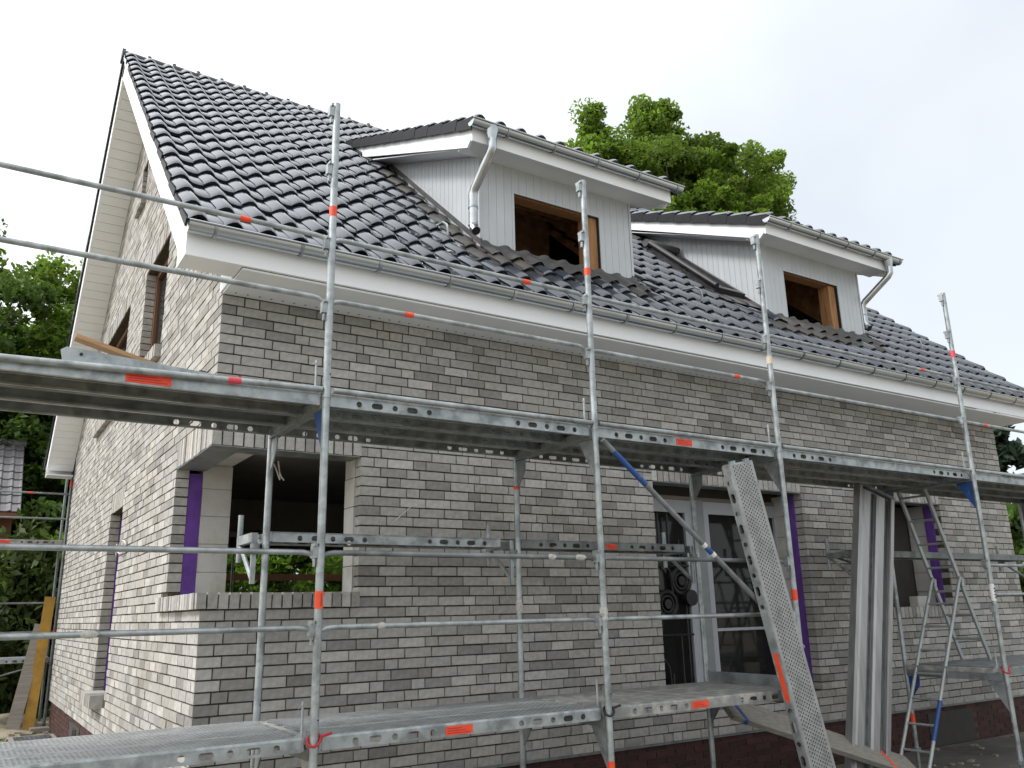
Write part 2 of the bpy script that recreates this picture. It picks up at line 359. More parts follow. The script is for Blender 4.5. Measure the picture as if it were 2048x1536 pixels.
# jamb return strips are the brick ends themselves (bricks are full depth)
def wall_backing(fn, umax, zmax, holes, d0, d1, mat_, name, grow, top=None, umin=0.):
    us = sorted({umin, umax}|{min(max(v, umin), umax) for h in holes for v in (h[0]-grow, h[1]+grow)}); zs = sorted({0., zmax}|{v for h in holes for v in (h[2], h[3])}|({3.84} if zmax > 4 else set()))
    if top: zs = sorted(set(zs)|{3.84+i*.25 for i in range(1, 24)}); us = sorted(set(us)|{i*.5 for i in range(1, 21)})
    mb = MB()
    def solid(i, j):
        if i < 0 or j < 0 or i >= len(us)-1 or j >= len(zs)-1: return False
        uc, zc = (us[i]+us[i+1])/2, (zs[j]+zs[j+1])/2
        return not any(h[0]-grow < uc < h[1]+grow and h[2] < zc < h[3] for h in holes)
    for i in range(len(us)-1):
        for j in range(len(zs)-1):
            if us[i+1]-us[i] < 1e-6 or zs[j+1]-zs[j] < 1e-6 or not solid(i, j): continue
            a, b, c, d = us[i], us[i+1], zs[j], zs[j+1]; P = rect(a, b, c, d)
            if top: P = clip(P, lambda p: top(p[0])-p[1])
            if len(P) < 3: continue
            n = len(P)
            mb.add([fn(u, v, d0) for u, v in P], [tuple(range(n))]); mb.add([fn(u, v, d1) for u, v in P], [tuple(range(n))[::-1]])
            for (ii, jj, e) in ((i-1, j, ((a,c),(a,d))), (i+1, j, ((b,c),(b,d))), (i, j-1, ((a,c),(b,c))), (i, j+1, ((a,d),(b,d)))):
                if not solid(ii, jj) and (not top or d < top(a)-.01 and d < top(b)-.01): mb.add([fn(*e[0], d0), fn(*e[1], d0), fn(*e[1], d1), fn(*e[0], d1)], [(0,1,2,3)])
    return mb
# openings of the backing (without the lintel zone: there the soldiers sit in front of the backing)
def op(h, lint=31*C): return h
HFo = [(-1,1.2475,17*C,31*C),(4.565,6.95,4*C,31*C),(8.35,9.86,14*C,31*C)]
HGo = [(-1,1.29,17*C,31*C),(4.23,5.2,5*C,31*C),(2.7,4.13,50*C,66*C),(5.35,7.5,50*C,66*C),(4.98,5.42,83*C,91*C)]
fw = wall_backing(FF, L, 3.86, HFo, .014, .112, 'mortar', 'front_wall', .010, umin=.014).build('front_wall', 'mortar', house)
gw = wall_backing(GG, D, 9.3, HGo, .0142, .1118, 'mortar', 'gable_wall', .010, top=lambda y: roof_z(y)-.3, umin=.1125).build('gable_wall', 'mortar', house)
ALLB.sort(key=lambda t: -t[0]); shared = {}
rest = {'f': MB(), 'g': MB()}
for i, (ar, w, poly, d0, d1, t) in enumerate(ALLB):
    fn = FF if w == 'f' else GG; par = fw if w == 'f' else gw
    if i < 300:
        u0 = min(p[0] for p in poly); v0 = min(p[1] for p in poly); lu = max(p[0] for p in poly)-u0; lv = max(p[1] for p in poly)-v0
        tq = round(t*12)/12; key = (w, round(lu*400), round(lv*400), round(d1-d0, 2), tq)
        if len(poly) != 4: key = None
        if key not in shared or key is None:
            me = MB().prism([(p[0]-u0, p[1]-v0) for p in poly], fn, 0, d1-d0, tq).mesh('brick', 'brick')
            if key: shared[key] = me
        else: me = shared[key]
        o = link('brick', me, par); o.location = fn(u0, v0, d0)
    else: rest[w].prism(poly, fn, d0, d1, t)
rest['f'].build('brick_field', 'brick', fw, kind='stuff'); rest['g'].build('brick_field', 'brick', gw, kind='stuff')

# plinth: dark red brown brick, set back a little
pl = MB(); pl.box(.05, L-.05, .045, .3, GZ-.3, -.004); pl.box(.045, .3, .05, D-.05, GZ-.3, -.004)
plinth = pl.build('plinth', 'plinthj', house)
pb = MB(); ppj = []
for k in range(9):
    z0 = -.006-(k+1)*.0625; z1 = z0+.052
    for wall, um in (('f', L-.03), ('g', D-.03)):
        u = .03+(.125 if k % 2 else 0)-.24*(0)
        while u < um:
            e = min(u+.24, um); skip = (wall == 'f' and 8.95 < (u+e)/2 < 9.95 and k >= 1) or (wall == 'g' and 6.3 < (u+e)/2 < 7.5 and k >= 1)
            if not skip: pb.prism(rect(u, e, z0, z1), FF if wall == 'f' else GG, .036+random.uniform(-.002,.002), .1, random.uniform(.75, 1.25))
            u = e+.011
pb.build('brick_field', 'plinth', plinth, kind='stuff')
MB().box(8.95, 9.95, .028, .0355, GZ, -.08).build('basement_window', 'dark', house)
b = MB().box(.028, .0355, 6.35, 7.45, GZ, -.08).build('basement_window', 'dark', house)
MB().box(.02, .0275, 6.6, 7.0, GZ+.02, -.12).build('pane', 'glass', b)
MB().box(-.02, L+.02, .012, .014, -.02, .004).build('drip_strip', 'galvd', house)

# inner leaf, insulation, floors, ceiling, partition, back and right walls
HFi = [(-1,1.27,17*C-.01,31*C+.06),(4.50,7.02,4*C,31*C+.02),(8.35,9.90,14*C,31*C+.05)]
HGi = [(-1,1.31,17*C-.01,31*C+.06),(4.2,5.25,5*C,31*C+.02),(2.75,4.1,50*C,66*C),(5.4,7.45,50*C,66*C),(5.0,5.4,83*C,91*C)]
il = wall_backing(lambda u, v, w: (u, w, v), L-.25, 3.8, HFi, .20, .33, 'block', 'inner_leaf', 0, umin=.25)
inner = il.build('inner_leaf', 'block', house)
wall_backing(lambda u, v, w: (w, u, v), D-.25, 9.0, HGi, .2452, .4998, 'block', 'inner_leaf', 0, umin=.502, top=lambda y: roof_z(y)-.45).build('inner_leaf', 'block', house)
# block courses at the jambs (every block a piece)
for zb in range(6):
    z0 = 17*C+.01+zb*.25; z1 = min(z0+.243, 31*C+.05)
    if z1 > z0:
        MB().box(.243+random.uniform(-.003,.003), .505, 1.300+random.uniform(-.003,.003), 1.36, z0, z1).build('block', 'block', inner)
        MB().box(1.242+random.uniform(-.003,.003), 1.30, .125, .335, z0, z1).build('block', 'block', inner)
for zb in range(11):
    z0 = 4*C+.01+zb*.25; z1 = min(z0+.243, 31*C)
    if z1 > z0: MB().box(6.945+random.uniform(-.006,.006), 7.03, .2435+random.uniform(-.004,.004), .56, z0, z1).build('block', 'block', inner)
for zb in range(6):
    z0 = 14*C+.01+zb*.25; z1 = min(z0+.243, 31*C)
    if z1 > z0: MB().box(9.85+random.uniform(-.006,.006), 9.93, .2435, .502, z0, z1).build('block', 'block', inner)
# purple insulation strips standing in the cavity
ins = MB(); ins.add([(.116,1.296,1.44),(.242,1.296,1.44),(.238,1.299,2.56),(.118,1.299,2.56),(.116,1.36,1.44),(.242,1.36,1.44),(.242,1.36,2.56),(.116,1.36,2.56)], [(0,1,2,3),(0,4,5,1),(1,5,6,2),(2,6,7,3),(3,7,4,0)])
ins.build('insulation_strip', 'purple', house)
MB().box(6.93, 7.0, .117, .24, 4*C, 31*C-.02).build('insulation_strip', 'purple', house)
MB().box(9.84, 9.92, .117, .24, 1.23, 31*C-.02).build('insulation_strip', 'purple', house)
MB().box(.117, .2, 4.16, 4.229, .46, 31*C-.02).build('insulation_strip', 'purple', house)
MB().box(.117, .2, 5.201, 5.3, .46, 31*C-.02).build('insulation_strip', 'purple', house)
# steel lintel angles
la = MB(); la.box(-.0, 1.24, .003, .25, 31*C-.008, 31*C-.001); la.box(.003, .25, .251, 1.285, 31*C-.008, 31*C-.001); la.build('lintel_plate', 'galvd', house)
MB().box(4.57, 6.945, .003, .2, 31*C-.008, 31*C-.001).build('lintel_plate', 'galvd', house)
MB().box(8.355, 9.855, .003, .2, 31*C-.008, 31*C-.001).build('lintel_plate', 'galvd', house)
MB().box(.51, L-.3, .51, D-.3, 2.78, 2.98).build('ceiling_slab', 'concrete', house)
MB().box(.3, L-.3, .3, D-.3, -.05, .08).build('floor_slab', 'concrete', house)
part = MB(); part.box(.51, 7.2, 4.5, 4.74, 2.38, 2.779); part.box(7.2, 7.44, .51, D-.31, .081, 2.779); part.box(.51, .85, 4.5, 4.74, .081, 2.379); part.box(6.0, 7.2, 4.5, 4.74, .081, 2.379)
part.build('partition_wall', 'plaster', house)
bw = wall_backing(lambda u, v, w: (u, D-w, v), L, 3.86, [(2.3,5.7,.9,2.5),(8,9.5,.9,2.5)], .0, .45, 'block', 'back_wall', 0, umin=.12)
bw.build('back_wall', 'plaster', house)
MB().box(L-.3, L, .12, D-.45, 0, 3.86).build('side_wall', 'brick', house)
MB().prism([(.2, 3.85), (D-.2, 3.85), (D-.2, roof_z(D-.2)-.4), (RY, roof_z(RY)-.3), (.2, roof_z(.2)-.4)], lambda u, v, w: (w, u, v), L-.29, L-.005).build('side_gable', 'brick', house)
MB().box(.51, L-.31, .51, D-.46, 3.86, 3.98).build('attic_floor', 'concrete', house)
# upper gable windows: dark brown frames and panes
for (a, b, c, d) in ((2.7,4.13,50*C,66*C),(5.35,7.5,50*C,66*C),(4.98,5.42,83*C,91*C)):
    f = MB(); f.box(.118, .19, a-.02, a+.07, c, d); f.box(.118, .19, b-.07, b+.02, c, d); f.box(.118, .19, a+.07, b-.07, d-.07, d); f.box(.118, .19, a+.07, b-.07, c, c+.07)
    w = f.build('window_frame', 'brownf', house); MB().box(.15, .16, a+.07, b-.07, c+.07, d-.07).build('pane', 'glass', w)
f = MB(); f.box(.20, .24, 4.20, 5.25, .42, 31*C); f.build('room_shade_sheet', 'dark', house)  # slit window: dark sheet coloured as the unlit interior
# loose cable loops
MB().path([(.6+.05*math.sin(t*3)+.1*t, .5+.03*t, 2.60-.17*math.sin(t*2.4)**2) for t in [i*.09 for i in range(22)]], .006, 5).build('cable_loop', 'cable', house)
MB().path([(-.03, 4.0+.32*math.cos(t)-.1, 2.02+.10*math.sin(t)+.02*t) for t in [i*.3 for i in range(22)]], .008, 5).build('cable_loop', 'cable', house)
MB().path([(1.56+.0*t, -.03-.02*t, 1.98-.05*t+.0) if 0 else (1.52+.2*t, -.03, 2.02+.17*t) for t in (0, .5, 1)], .004, 5).build('wall_tie', 'cable', house)
auto_smooth(MB().path([(.02, .39, 3.245), (-.035, .39, 3.25), (-.06, .39, 3.25), (-.068, .39, 3.25)], [.034, .038, .036, .022], 12).build('pipe_stub', 'black', house))

# ---- terrace door / glazed front (set back in the opening)
door = MB(); Y0, Y1 = .20, .27
for a, b in ((4.49,4.60),(5.19,5.30),(5.46,5.555),(6.66,6.75)): door.box(a, b, Y0, Y1, .345, 2.44)
for a, b in ((4.60,5.19),(5.555,6.66)):
    door.box(a, b, Y0, Y1, 2.30, 2.44); door.box(a, b, Y0, Y1, .345, .46)
dr = door.build('terrace_door', 'pvc', house)
MB().box(5.305, 5.455, .17, .30, .345, 2.45).build('mullion', 'alumull', dr)
MB().box(4.60, 5.19, .235, .245, .46, 2.30).build('pane', 'glass', dr); MB().box(5.555, 6.66, .235, .245, .46, 2.30).build('pane', 'glass', dr)
MB().box(5.56, 6.655, .215, .234, 1.02, 1.05).build('glazing_bar', 'pvc', dr)
MB().box(4.46, 6.80, .205, .26, 2.445, 2.485).build('head_board', 'plaster', dr); MB().box(4.46, 6.80, .235, .27, 2.486, 2.62).build('head_gap_shade', 'dark', dr)  # dark sheet above the head board: shade of the gap put into its colour
gr = MB(); gx, gy = 4.90, .185
def ring(cx, cz, r, w): gr.path([(cx+r*math.cos(t), gy, cz+r*math.sin(t)) for t in [2*math.pi*i/20 for i in range(21)]], w, 6, caps=False)
for cx, cz in ((4.83,1.32),(5.05,1.56)):
    ring(cx, cz, .13, .022); ring(cx, cz, .085, .014); gr.path([(cx, gy-.02, cz), (cx, gy+.03, cz)], .05, 12)
for zz in (1.0, 1.72, .45): gr.path([(4.61, gy, zz), (5.18, gy, zz)], .012, 6)
for xx, za, zb in ((4.72,.22,.45),(4.85,.22,.62),(5.0,.22,1.0),(5.1,.45,1.36),(4.76,1.9,2.28),(4.9,1.75,2.28),(5.05,1.72,2.0)): gr.path([(xx, gy, max(za, .46)), (xx, gy, max(zb, .5))], .012, 6)
gr.path([(4.62, gy, .78), (4.74, gy, .76), (4.8, gy, .68), (4.82, gy, .45)], .014, 6); gr.path([(5.18, gy, 1.9), (5.08, gy, 1.8), (4.98, gy, 1.72)], .014, 6); gr.path([(4.62, gy, 1.72), (4.8, gy, 1.74), (4.9, gy, 1.66), (4.92, gy, 1.4)], .014, 6)
auto_smooth(gr.build('ornamental_grille', 'iron', dr))
auto_smooth(MB().path([(5.13, .11, 1.38), (5.13, .19, 1.38)], .085, 14).build('round_handle', 'iron', dr))
KD = 1.0318
for o in [dr]+[c for c in bpy.data.objects if c.parent == dr]:
    for v in o.data.vertices: v.co = (-1.5355+(v.co.x+1.5355)*KD, v.co.y+.22, 1.27+(v.co.z-1.27)*KD)
# inner clutter behind the glass, timber prop, dark sheet painted as the unlit room of window two
MB().box(5.86, 5.95, .75, .84, .08, 2.78).build('timber_prop', 'wood', house)
MB().box(6.1, 6.55, .9, 1.2, .08, .62).build('pallet_stack', 'woodg', house)
f = MB(); f.box(8.30, 9.86, .52, .54, 1.1, 2.6); f.build('room_shade_sheet', 'dark', house)
MB().box(9.2, 9.45, .10, .22, 1.226, 1.36).build('loose_block', 'block', house)

# ------------------------------------------------------------------ main roof
sA, cA = math.sin(A), math.cos(A)
EY = -.70; SL = (RY-EY)/cA; NR = 21; PV = SL/NR; X0, X1 = -.45, 12.07; NC = 49; PW = (X1-X0)/NC
def RP(x, v, h): return (x, EY+v*cA-h*sA, 4.6908+TAN*EY+v*sA+h*cA)
PRU = [0, .10, .22, .34, .45, .54, .64, .84, 1.0]; PRH = [.010, .032, .052, .057, .043, .018, .005, .0, .005]
def prof(u):   # cross section of one tile, 0..1 : a high roll, then a flat pan
    return float(np.interp(u, PRU, PRH))
def tile_mesh(name, pw, pv, m, flap=0, t=1.):
    mb = MB(); us = PRU; n = len(us); nseg = n-1; ov = .05; V = []
    for v, dh in ((pv+ov, -.004), (.034, .042), (.001, .028), (.012, .0)):
        V += [(u*pw*1.035, v, prof(u)+dh) for u in us]
    F = [(r*n+i+n, r*n+i+n+1, r*n+i+1, r*n+i) for r in range(3) for i in range(nseg)]
    mb.add(V, F, t)
    if flap:
        s = -1 if flap < 0 else 1; xe = 0 if flap < 0 else pw*1.035; w = .014*s; h0 = -abs(flap)
        P = [(xe, -.004, h0), (xe, pv*.97, h0-.01), (xe, pv*.97, .01), (xe, -.004, prof(0)+.03)]; P += [(xe+w, y, z) for _, y, z in P]
        mb.add(P, [(0,1,2,3),(7,6,5,4),(0,4,5,1),(1,5,6,2),(2,6,7,3),(3,7,4,0)], t)
    me = mb.mesh(name, m); me.materials.append(M['flap']); me.polygons.foreach_set('material_index', [0]*len(F)+[1]*(len(me.polygons)-len(F))); me.polygons.foreach_set('use_smooth', [True]*len(F)+[False]*(len(me.polygons)-len(F)))
    try: me.set_sharp_from_angle(angle=math.radians(62))
    except Exception: pass
    return me
rb = MB()
# roof boarding (the decking under the tiles) front with dormer cutouts, and back slope as one sheet of tiles
DORM = [dict(x0=2.67, x1=4.76, r0=2.37, r1=5.13, pipe='L'), dict(x0=7.11, x1=9.16, r0=6.80, r1=9.52, pipe='R')]
DY, DS = .32, .449; DT = math.atan(DS)
def dz(y): return 6.165+DS*(y+.1)          # dormer roof tile plane
DI = (6.165+.0449-4.6908)/(TAN-DS)          # y where the dormer roof meets the main roof
xs = [X0+.06]+[v for d in DORM for v in (d['x0']+.02, d['x1']-.02)]+[X1-.06]
va, vb = (DY+.05-EY)/cA, (DI-EY)/cA
for i in range(len(xs)-1):
    seg = [(0.02, va), (va, vb), (vb, SL)] 
    for j, (p, q) in enumerate(seg):
        if i % 2 == 1 and j == 1: continue
        rb.add([RP(xs[i], p, -.03), RP(xs[i+1], p, -.03), RP(xs[i+1], q, -.03), RP(xs[i], q, -.03)], [(0,1,2,3)])
roof = rb.build('roof', 'black', house)
tm = {}
ta, tf = math.cos(A), math.sin(A)
cand = []
for r in range(NR):
    for c in range(NC):
        x = X0+c*PW; v = r*PV; xc = x+PW/2; yc = EY+(v+PV/2)*cA; skip = False; dust = False
        for d in DORM:
            if d['x0']-.02 < xc < d['x1']+.02 and DY-.05 < yc < DI+.1: skip = True
            if d['x0']-.34 < xc < d['x1']-.1 and DY-.38 < yc < DI-.1 and (xc < d['x0'] or yc < DY): dust = True
            if d['r0'] < xc < d['r1'] and dz(yc) < roof_z(yc) + .05 and yc > 2.5 and yc < DI+.15: pass
        if 6.42 < xc < 7.05 and .60 < yc < 2.0: skip = True
        if skip: continue
        ar = px_area([RP(x, v, .03), RP(x+PW, v, .03), RP(x+PW, v+PV, .03), RP(x, v+PV, .03)]); cand.append((ar, r, c, x, v, dust))
cand.sort(key=lambda t: -t[0])
def tmesh(kind, t, dust):
    k = (kind, round(t*8), dust)
    if k not in tm: tm[k] = tile_mesh('roof_tile', PW, PV, 'tiledust' if dust else 'tile', flap={'m': 0, 'l': -.024, 'r': .045}[kind], t=round(t*8)/8)
    return tm[k]
MR = Matrix(((1,0,0),(0,cA,-sA),(0,sA,cA))).to_4x4()
tf_ = MB()
for i, (ar, r, c, x, v, dust) in enumerate(cand):
    kind = 'l' if c == 0 else ('r' if c == NC-1 else 'm'); t = random.gauss(1, .2); me = tmesh(kind, t, dust and random.random() < .8)
    jit = random.uniform(-.003, .003)
    mw = Matrix.Translation(RP(x+random.uniform(-.004,.004), v+random.uniform(-.009,.009), jit)) @ MR @ Matrix.Rotation(random.uniform(-.012,.012), 4, 'Z') @ Matrix.Rotation(random.uniform(-.012,.012), 4, 'Y') @ Matrix.Rotation(random.uniform(-.008,.008), 4, 'X')
    if i < 300:
        o = link('roof_tile', me, roof); o.matrix_basis = mw
    else:
        if me.materials[0] != M['tile']: o = link('roof_tile', me, roof); o.matrix_basis = mw; continue
        vs_ = [mw @ q.co for q in me.vertices]; tf_.add(vs_, [tuple(p.vertices) for p in me.polygons], t)
fo = tf_.build('tile_field', 'tile', roof, kind='stuff'); auto_smooth(fo, 62)
# back slope: tiles as one field (coarse), seen only edge-on along the far verge
bt = MB()
def RB(x, v, h): p = RP(x, v, h); return (p[0], D-p[1], p[2])
for r in range(NR):
    z = .0
    bt.add([RB(X0, r*PV, .05), RB(X1, r*PV, .05), RB(X1, (r+1)*PV+.04, .02), RB(X0, (r+1)*PV+.04, .02), RB(X0, r*PV, -.05), RB(X1, r*PV, -.05)], [(1,0,3,2),(0,1,5,4)])
    bt.obox(RB(X0-.014, r*PV, -.0), (1,0,0), (0,-cA,sA), (0,sA,cA), (0,.014), (0,PV*.97), (-.085,.06))
bt.build('tile_field', 'tile', roof, kind='stuff')
# ridge caps
for i in range(36):
    xa = X0-.03+i*(X1-X0+.05)/36; xb = xa+(X1-X0+.05)/36+.03; mb = MB(); n = 8; V = []
    for x, rr in ((xa, .118), (xb, .100)):
        for k in range(n+1):
            t = math.radians(-15+210*k/n); V.append((x, RY+rr*math.cos(t), 9.215+rr*math.sin(t)+.0))
    F = [(k, k+1, n+2+k, n+1+k) for k in range(n)]+[tuple(range(n+1))]
    mb.add(V, F); mb.box(xa+.005, xa+.05, RY-.02, RY+.02, 9.315, 9.365)
    auto_smooth(mb.build('ridge_tile', 'ridge', roof), 60)
# verge: bargeboards, far-slope soffit boards, eave fascia and soffit
def vb_(side, h0, h1, x0, x1, v0, v1, name, m):
    P = RP if side < 0 else RB; mb = MB(); V = [P(x, v, h) for v in (v0, v1) for x, h in ((x0,h0),(x1,h0),(x1,h1),(x0,h1))]
    mb.add(V, [(0,1,2,3),(7,6,5,4),(0,4,5,1),(1,5,6,2),(2,6,7,3),(3,7,4,0)]); return mb.build(name, m, roof)
vb_(-1, -.30, -.032, -OV-.03, -OV, .14, SL-.10, 'bargeboard', 'white'); vb_(1, -.30, -.032, -OV-.03, -OV, .14, SL-.10, 'bargeboard', 'white')
vb_(-1, -.30, -.032, L+OV, L+OV+.03, .14, SL-.10, 'bargeboard', 'white')
nb = 48
for i in range(nb):
    v0 = .20+i*(SL-.45)/nb; v1 = v0+(SL-.45)/nb-.006
    vb_(1, -.30+.012*0, -.285, -OV+.001, -.002, v0, v1, 'soffit_board', 'soffit')
vb_(1, -.27, -.262, -OV+.001, -.002, .2, SL-.25, 'soffit_backing', 'galvd')
vb_(-1, -.30, -.285, -OV+.001, -.002, .35, SL-.25, 'soffit_board', 'soffit')
# eave box front
fz0 = 3.873
fa = MB(); fa.box(-OV-.028, L+OV+.028, -EV, -EV+.03, fz0, 4.05); fa.build('eave_fascia', 'white', roof)
sf = MB(); sf.box(0.0, L, -EV+.031, -.0, 3.852, 3.868); sf.build('eave_soffit', 'soffit', roof)
ve = MB(); ve.box(-OV-.0285, -OV+.0, -EV+.031, -EV+.30, fz0+.001, 4.11); ve.box(-OV+.001, -.001, -EV+.031, -EV+.28, fz0+.002, fz0+.02); ve.box(-OV+.001, -.001, -EV+.26, -EV+.279, fz0+.021, 4.2); ve.build('verge_box_end', 'white', roof)
for i in range(9):
    MB().box(-.016, -.002, -EV+.285+i*.062, -EV+.285+i*.062+.057 if i < 8 else -.0, 3.869, 4.3).build('end_panel_board', 'white', roof) if i < 6 else None
vv = MB()
for i in range(118): vv.box(.08+i*.098, .08+i*.098+.014, -.075, -.062, 3.8495, 3.8518)
vv.build('vent_slot', 'black', roof)
# back eave end
MB().box(-OV-.028, L, D+EV-.03, D+EV, fz0, 4.05).build('eave_fascia', 'white', roof); MB().box(-OV-.0285, -.001, D+.2, D+EV-.031, fz0-.001, fz0+.02).build('eave_soffit', 'soffit', roof)
def gutter(xa, xb, y, z, r, par, nm='gutter', step=.66, off=.18, sgn=-1):
    mb = MB(); n = 10; V = []
    prof_ = [(y+sgn*r*math.cos(math.pi+math.pi*k/n)*-1, z+r*math.sin(math.pi+math.pi*k/n)) for k in range(n+1)]
    pr = [(y+sgn*-r*1.0, z+.02)]+[(y+sgn*(-r)*math.cos(math.pi*k/n), z-r*math.sin(math.pi*k/n)) for k in range(n+1)]+[(y+sgn*r, z)]
    bead = [(y+sgn*(r+.009)+.009*math.cos(t), z+.004+.009*math.sin(t)) for t in [2*math.pi*k/6 for k in range(6)]]
    for x in (xa, xb): V += [(x, a, b) for a, b in pr]
    m_ = len(pr); mb.add(V, [(i, i+1, m_+i+1, m_+i) for i in range(m_-1)])
    ins_ = [(x, y+(a-y)*.97, z+(b-z)*.97) for x in (xa, xb) for a, b in pr]; mb.add(ins_, [(m_+i, m_+i+1, i+1, i) for i in range(m_-1)])
    for x in (xa, xb): mb.add([(x, a, b) for a, b in pr[1:-1]], [tuple(range(m_-2))])
    mb.prism(bead, lambda u, v, w: (w, u, v), xa-.004, xb+.004)
    gobj = auto_smooth(mb.build(nm, 'zinc', par), 45)
    x = xa+off
    brs = []
    while x < xb-.05:
        k = MB(); rr = r+.004; a0 = [(y+sgn*(-rr)*math.cos(t), z-rr*math.sin(t)) for t in [math.pi*i/8 for i in range(9)]]
        for (p, q), (p2, q2) in zip(a0, a0[1:]): k.add([(x, p, q), (x+.026, p, q), (x+.026, p2, q2), (x, p2, q2)], [(0,1,2,3)])
        for (p, q), (p2, q2) in zip(a0, a0[1:]):
            s2 = 1.06; k.add([(x, y+(p-y)*s2, z+(q-z)*s2), (x+.026, y+(p-y)*s2, z+(q-z)*s2), (x+.026, y+(p2-y)*s2, z+(q2-z)*s2), (x, y+(p2-y)*s2, z+(q2-z)*s2)], [(0,1,2,3)])
            k.add([(x, p, q), (x, p2, q2), (x, y+(p2-y)*s2, z+(q2-z)*s2), (x, y+(p-y)*s2, z+(q-z)*s2)], [(0,1,2,3)])
        brs.append(k); x += step
    return gobj, brs
gob, brs = gutter(-.44, L+.43, -EV-.072, 4.085, .066, roof)
for k in brs: k.build('gutter_bracket', 'galv', roof)
gob2, _ = gutter(-.44, L+.43, D+EV+.072, 4.085, .066, roof, sgn=1)

# ------------------------------------------------------------------ dormers (parts of the house)
def cosd(y): return dz(y)
for di, d in enumerate(DORM):
    x0, x1, r0, r1 = d['x0'], d['x1'], d['r0'], d['r1']
    wx0, wx1 = (3.10, 4.29) if di == 0 else (7.51, 8.67); wz0, wz1 = 4.955, 5.735
    core = MB(); # timber window lining and sheathing box of the dormer
    core.box(wx1-.15, wx1-.0, DY+.05, DY+.22, wz0-.08, wz1); core.box(wx0-.05, wx1-.151, DY+.05, DY+.20, wz1-.006, wz1+.05)
    dm = core.build('dormer', 'woodd', house)
    MB().box(wx1-.008, wx1+.004, DY+.012, DY+.049, wz0+.12, wz1-.02).build('sealing_strip', 'black', dm)
    sh = MB()
    for xx in (x0+.04, x1-.06): sh.prism([(DY+.21, roof_z(DY+.21)-.1), (DY+.21, 6.0), (DI-.6, dz(DI-.6)-.2), (DI-.1, roof_z(DI-.1)-.1)], lambda u, v, w: (w, u, v), xx, xx+.02)
    sh.box(x0+.061, x1-.061, 1.9, 1.95, 4.4, 6.9); sh.box(x0+.061, x1-.061, DY+.21, 1.9, 4.35, 4.4)
    sh.prism([(DY+.21, 5.93), (DY+.21, 5.96), (2.0, 6.75), (2.0, 6.72)], lambda u, v, w: (w, u, v), x0+.061, x1-.061)
    for i in range(3): sh.box(x0+.1, x1-.1, .75+i*.4, .81+i*.4, 5.93+i*.17, 6.06+i*.17)
    sh.build('inner_lining', 'osb', dm)
    # front cladding boards: each board its own piece
    def board(poly, fn, a, b, t): MB().prism(poly, fn, a, b, t).build('cladding_board', 'clad', dm)
    bw_ = .0985; n = round((x1-x0)/bw_); bw_ = (x1-x0)/n
    for i in range(n):
        a, b = x0+i*bw_+.0015, x0+(i+1)*bw_-.0015; t = random.gauss(1, .02); base = roof_z(DY)-.02
        segs = [(a, b, base+(.10 if i == n-1 else 0), 6.06)]
        if b > wx0 and a < wx1:
            segs = []
            if a < wx0: segs.append((a, wx0, base, 6.06))
            if b > wx1: segs.append((wx1, b, base, 6.06))
            segs.append((max(a, wx0), min(b, wx1), wz1, 6.06))
        for p, q, z0, z1 in segs:
            if q-p > .004: board(rect(p, q, z0, z1) if not (i == n-1) else [(p, z0-.10), (q-.04, z0-.10), (q, z0-.0), (q, z1), (p, z1)], FF, DY, DY+.014, t)
    MB().box(x0+.003, wx0-.001, DY+.0145, DY+.03, roof_z(DY)-.02, 6.05).build('batten_backing', 'galvd', dm); MB().box(wx1+.001, x1-.003, DY+.0145, DY+.03, roof_z(DY)+.0, 6.05).build('batten_backing', 'galvd', dm); MB().box(wx0, wx1, DY+.0145, DY+.03, wz1+.001, 6.05).build('batten_backing', 'galvd', dm)
    # cheeks
    for side, xc in ((-1, x0), (1, x1)):
        y = DY; i = 0
        while y < DI-.75:
            yb = min(y+bw_-.003, DI-.7); u0, u1 = y+.0015, yb; t = random.gauss(1, .02)
            zt = lambda yy: 6.06+(yy-DY)*DS*1.0
            P = [(u0, roof_z(u0)+.0), (u1, roof_z(u1)+.0), (u1, zt(u1)), (u0, zt(u0))]
            if zt(u1) > roof_z(u1)+.02: board(P, GG, xc+(-.014 if side < 0 else 0), xc+(0 if side < 0 else .014), t)
            y += bw_; i += 1
        MB().prism([(DY+.0, roof_z(DY)-.1), (DI-.7, roof_z(DI-.7)-.1), (DI-.7, 6.06+(DI-.7-DY)*DS), (DY+.0, 6.06)], GG, xc+(.001 if side < 0 else -.016), xc+(.016 if side < 0 else -.001)).build('batten_backing', 'galvd', dm)
        # corner trim
        MB().box(xc-.02 if side < 0 else xc-.012, xc+.012 if side < 0 else xc+.02, DY-.006, DY+.0, roof_z(DY)+.12, 6.055).build('corner_trim', 'clad', dm)
        # step flashing along the cheek
        MB().prism([(DY-.1, roof_z(DY-.1)+.055), (DI-.75, roof_z(DI-.75)+.055), (DI-.75, roof_z(DI-.75)+.12), (DY-.1, roof_z(DY-.1)+.12)], GG, xc-.03 if side < 0 else xc+.015, xc-.015 if side < 0 else xc+.03).build('flashing', 'leadf', dm)
    # lead apron dressed over the tiles under the window: follows the tile waves
    ap = MB(); nn = int((x1-x0+.1)/.02); V = []
    for j, (yy, hh) in enumerate(((DY-.26, .075), (DY-.02, .07), (DY+.004, .11))):
        for i in range(nn+1):
            x = x0-.05+i*.02; vloc = (yy-EY)/cA; V.append(RP(x, vloc, hh*.62+prof(((x-X0)/PW) % 1)*(.95 if j == 0 else .6)))
    ap.add(V, [(j*(nn+1)+i, j*(nn+1)+i+1, (j+1)*(nn+1)+i+1, (j+1)*(nn+1)+i) for j in range(2) for i in range(nn)]); auto_smooth(ap.build('apron_flashing', 'leadf', dm), 60)
    # dormer roof: eave fascia, soffit, verge boards
    FY = -.03; fb = 5.985
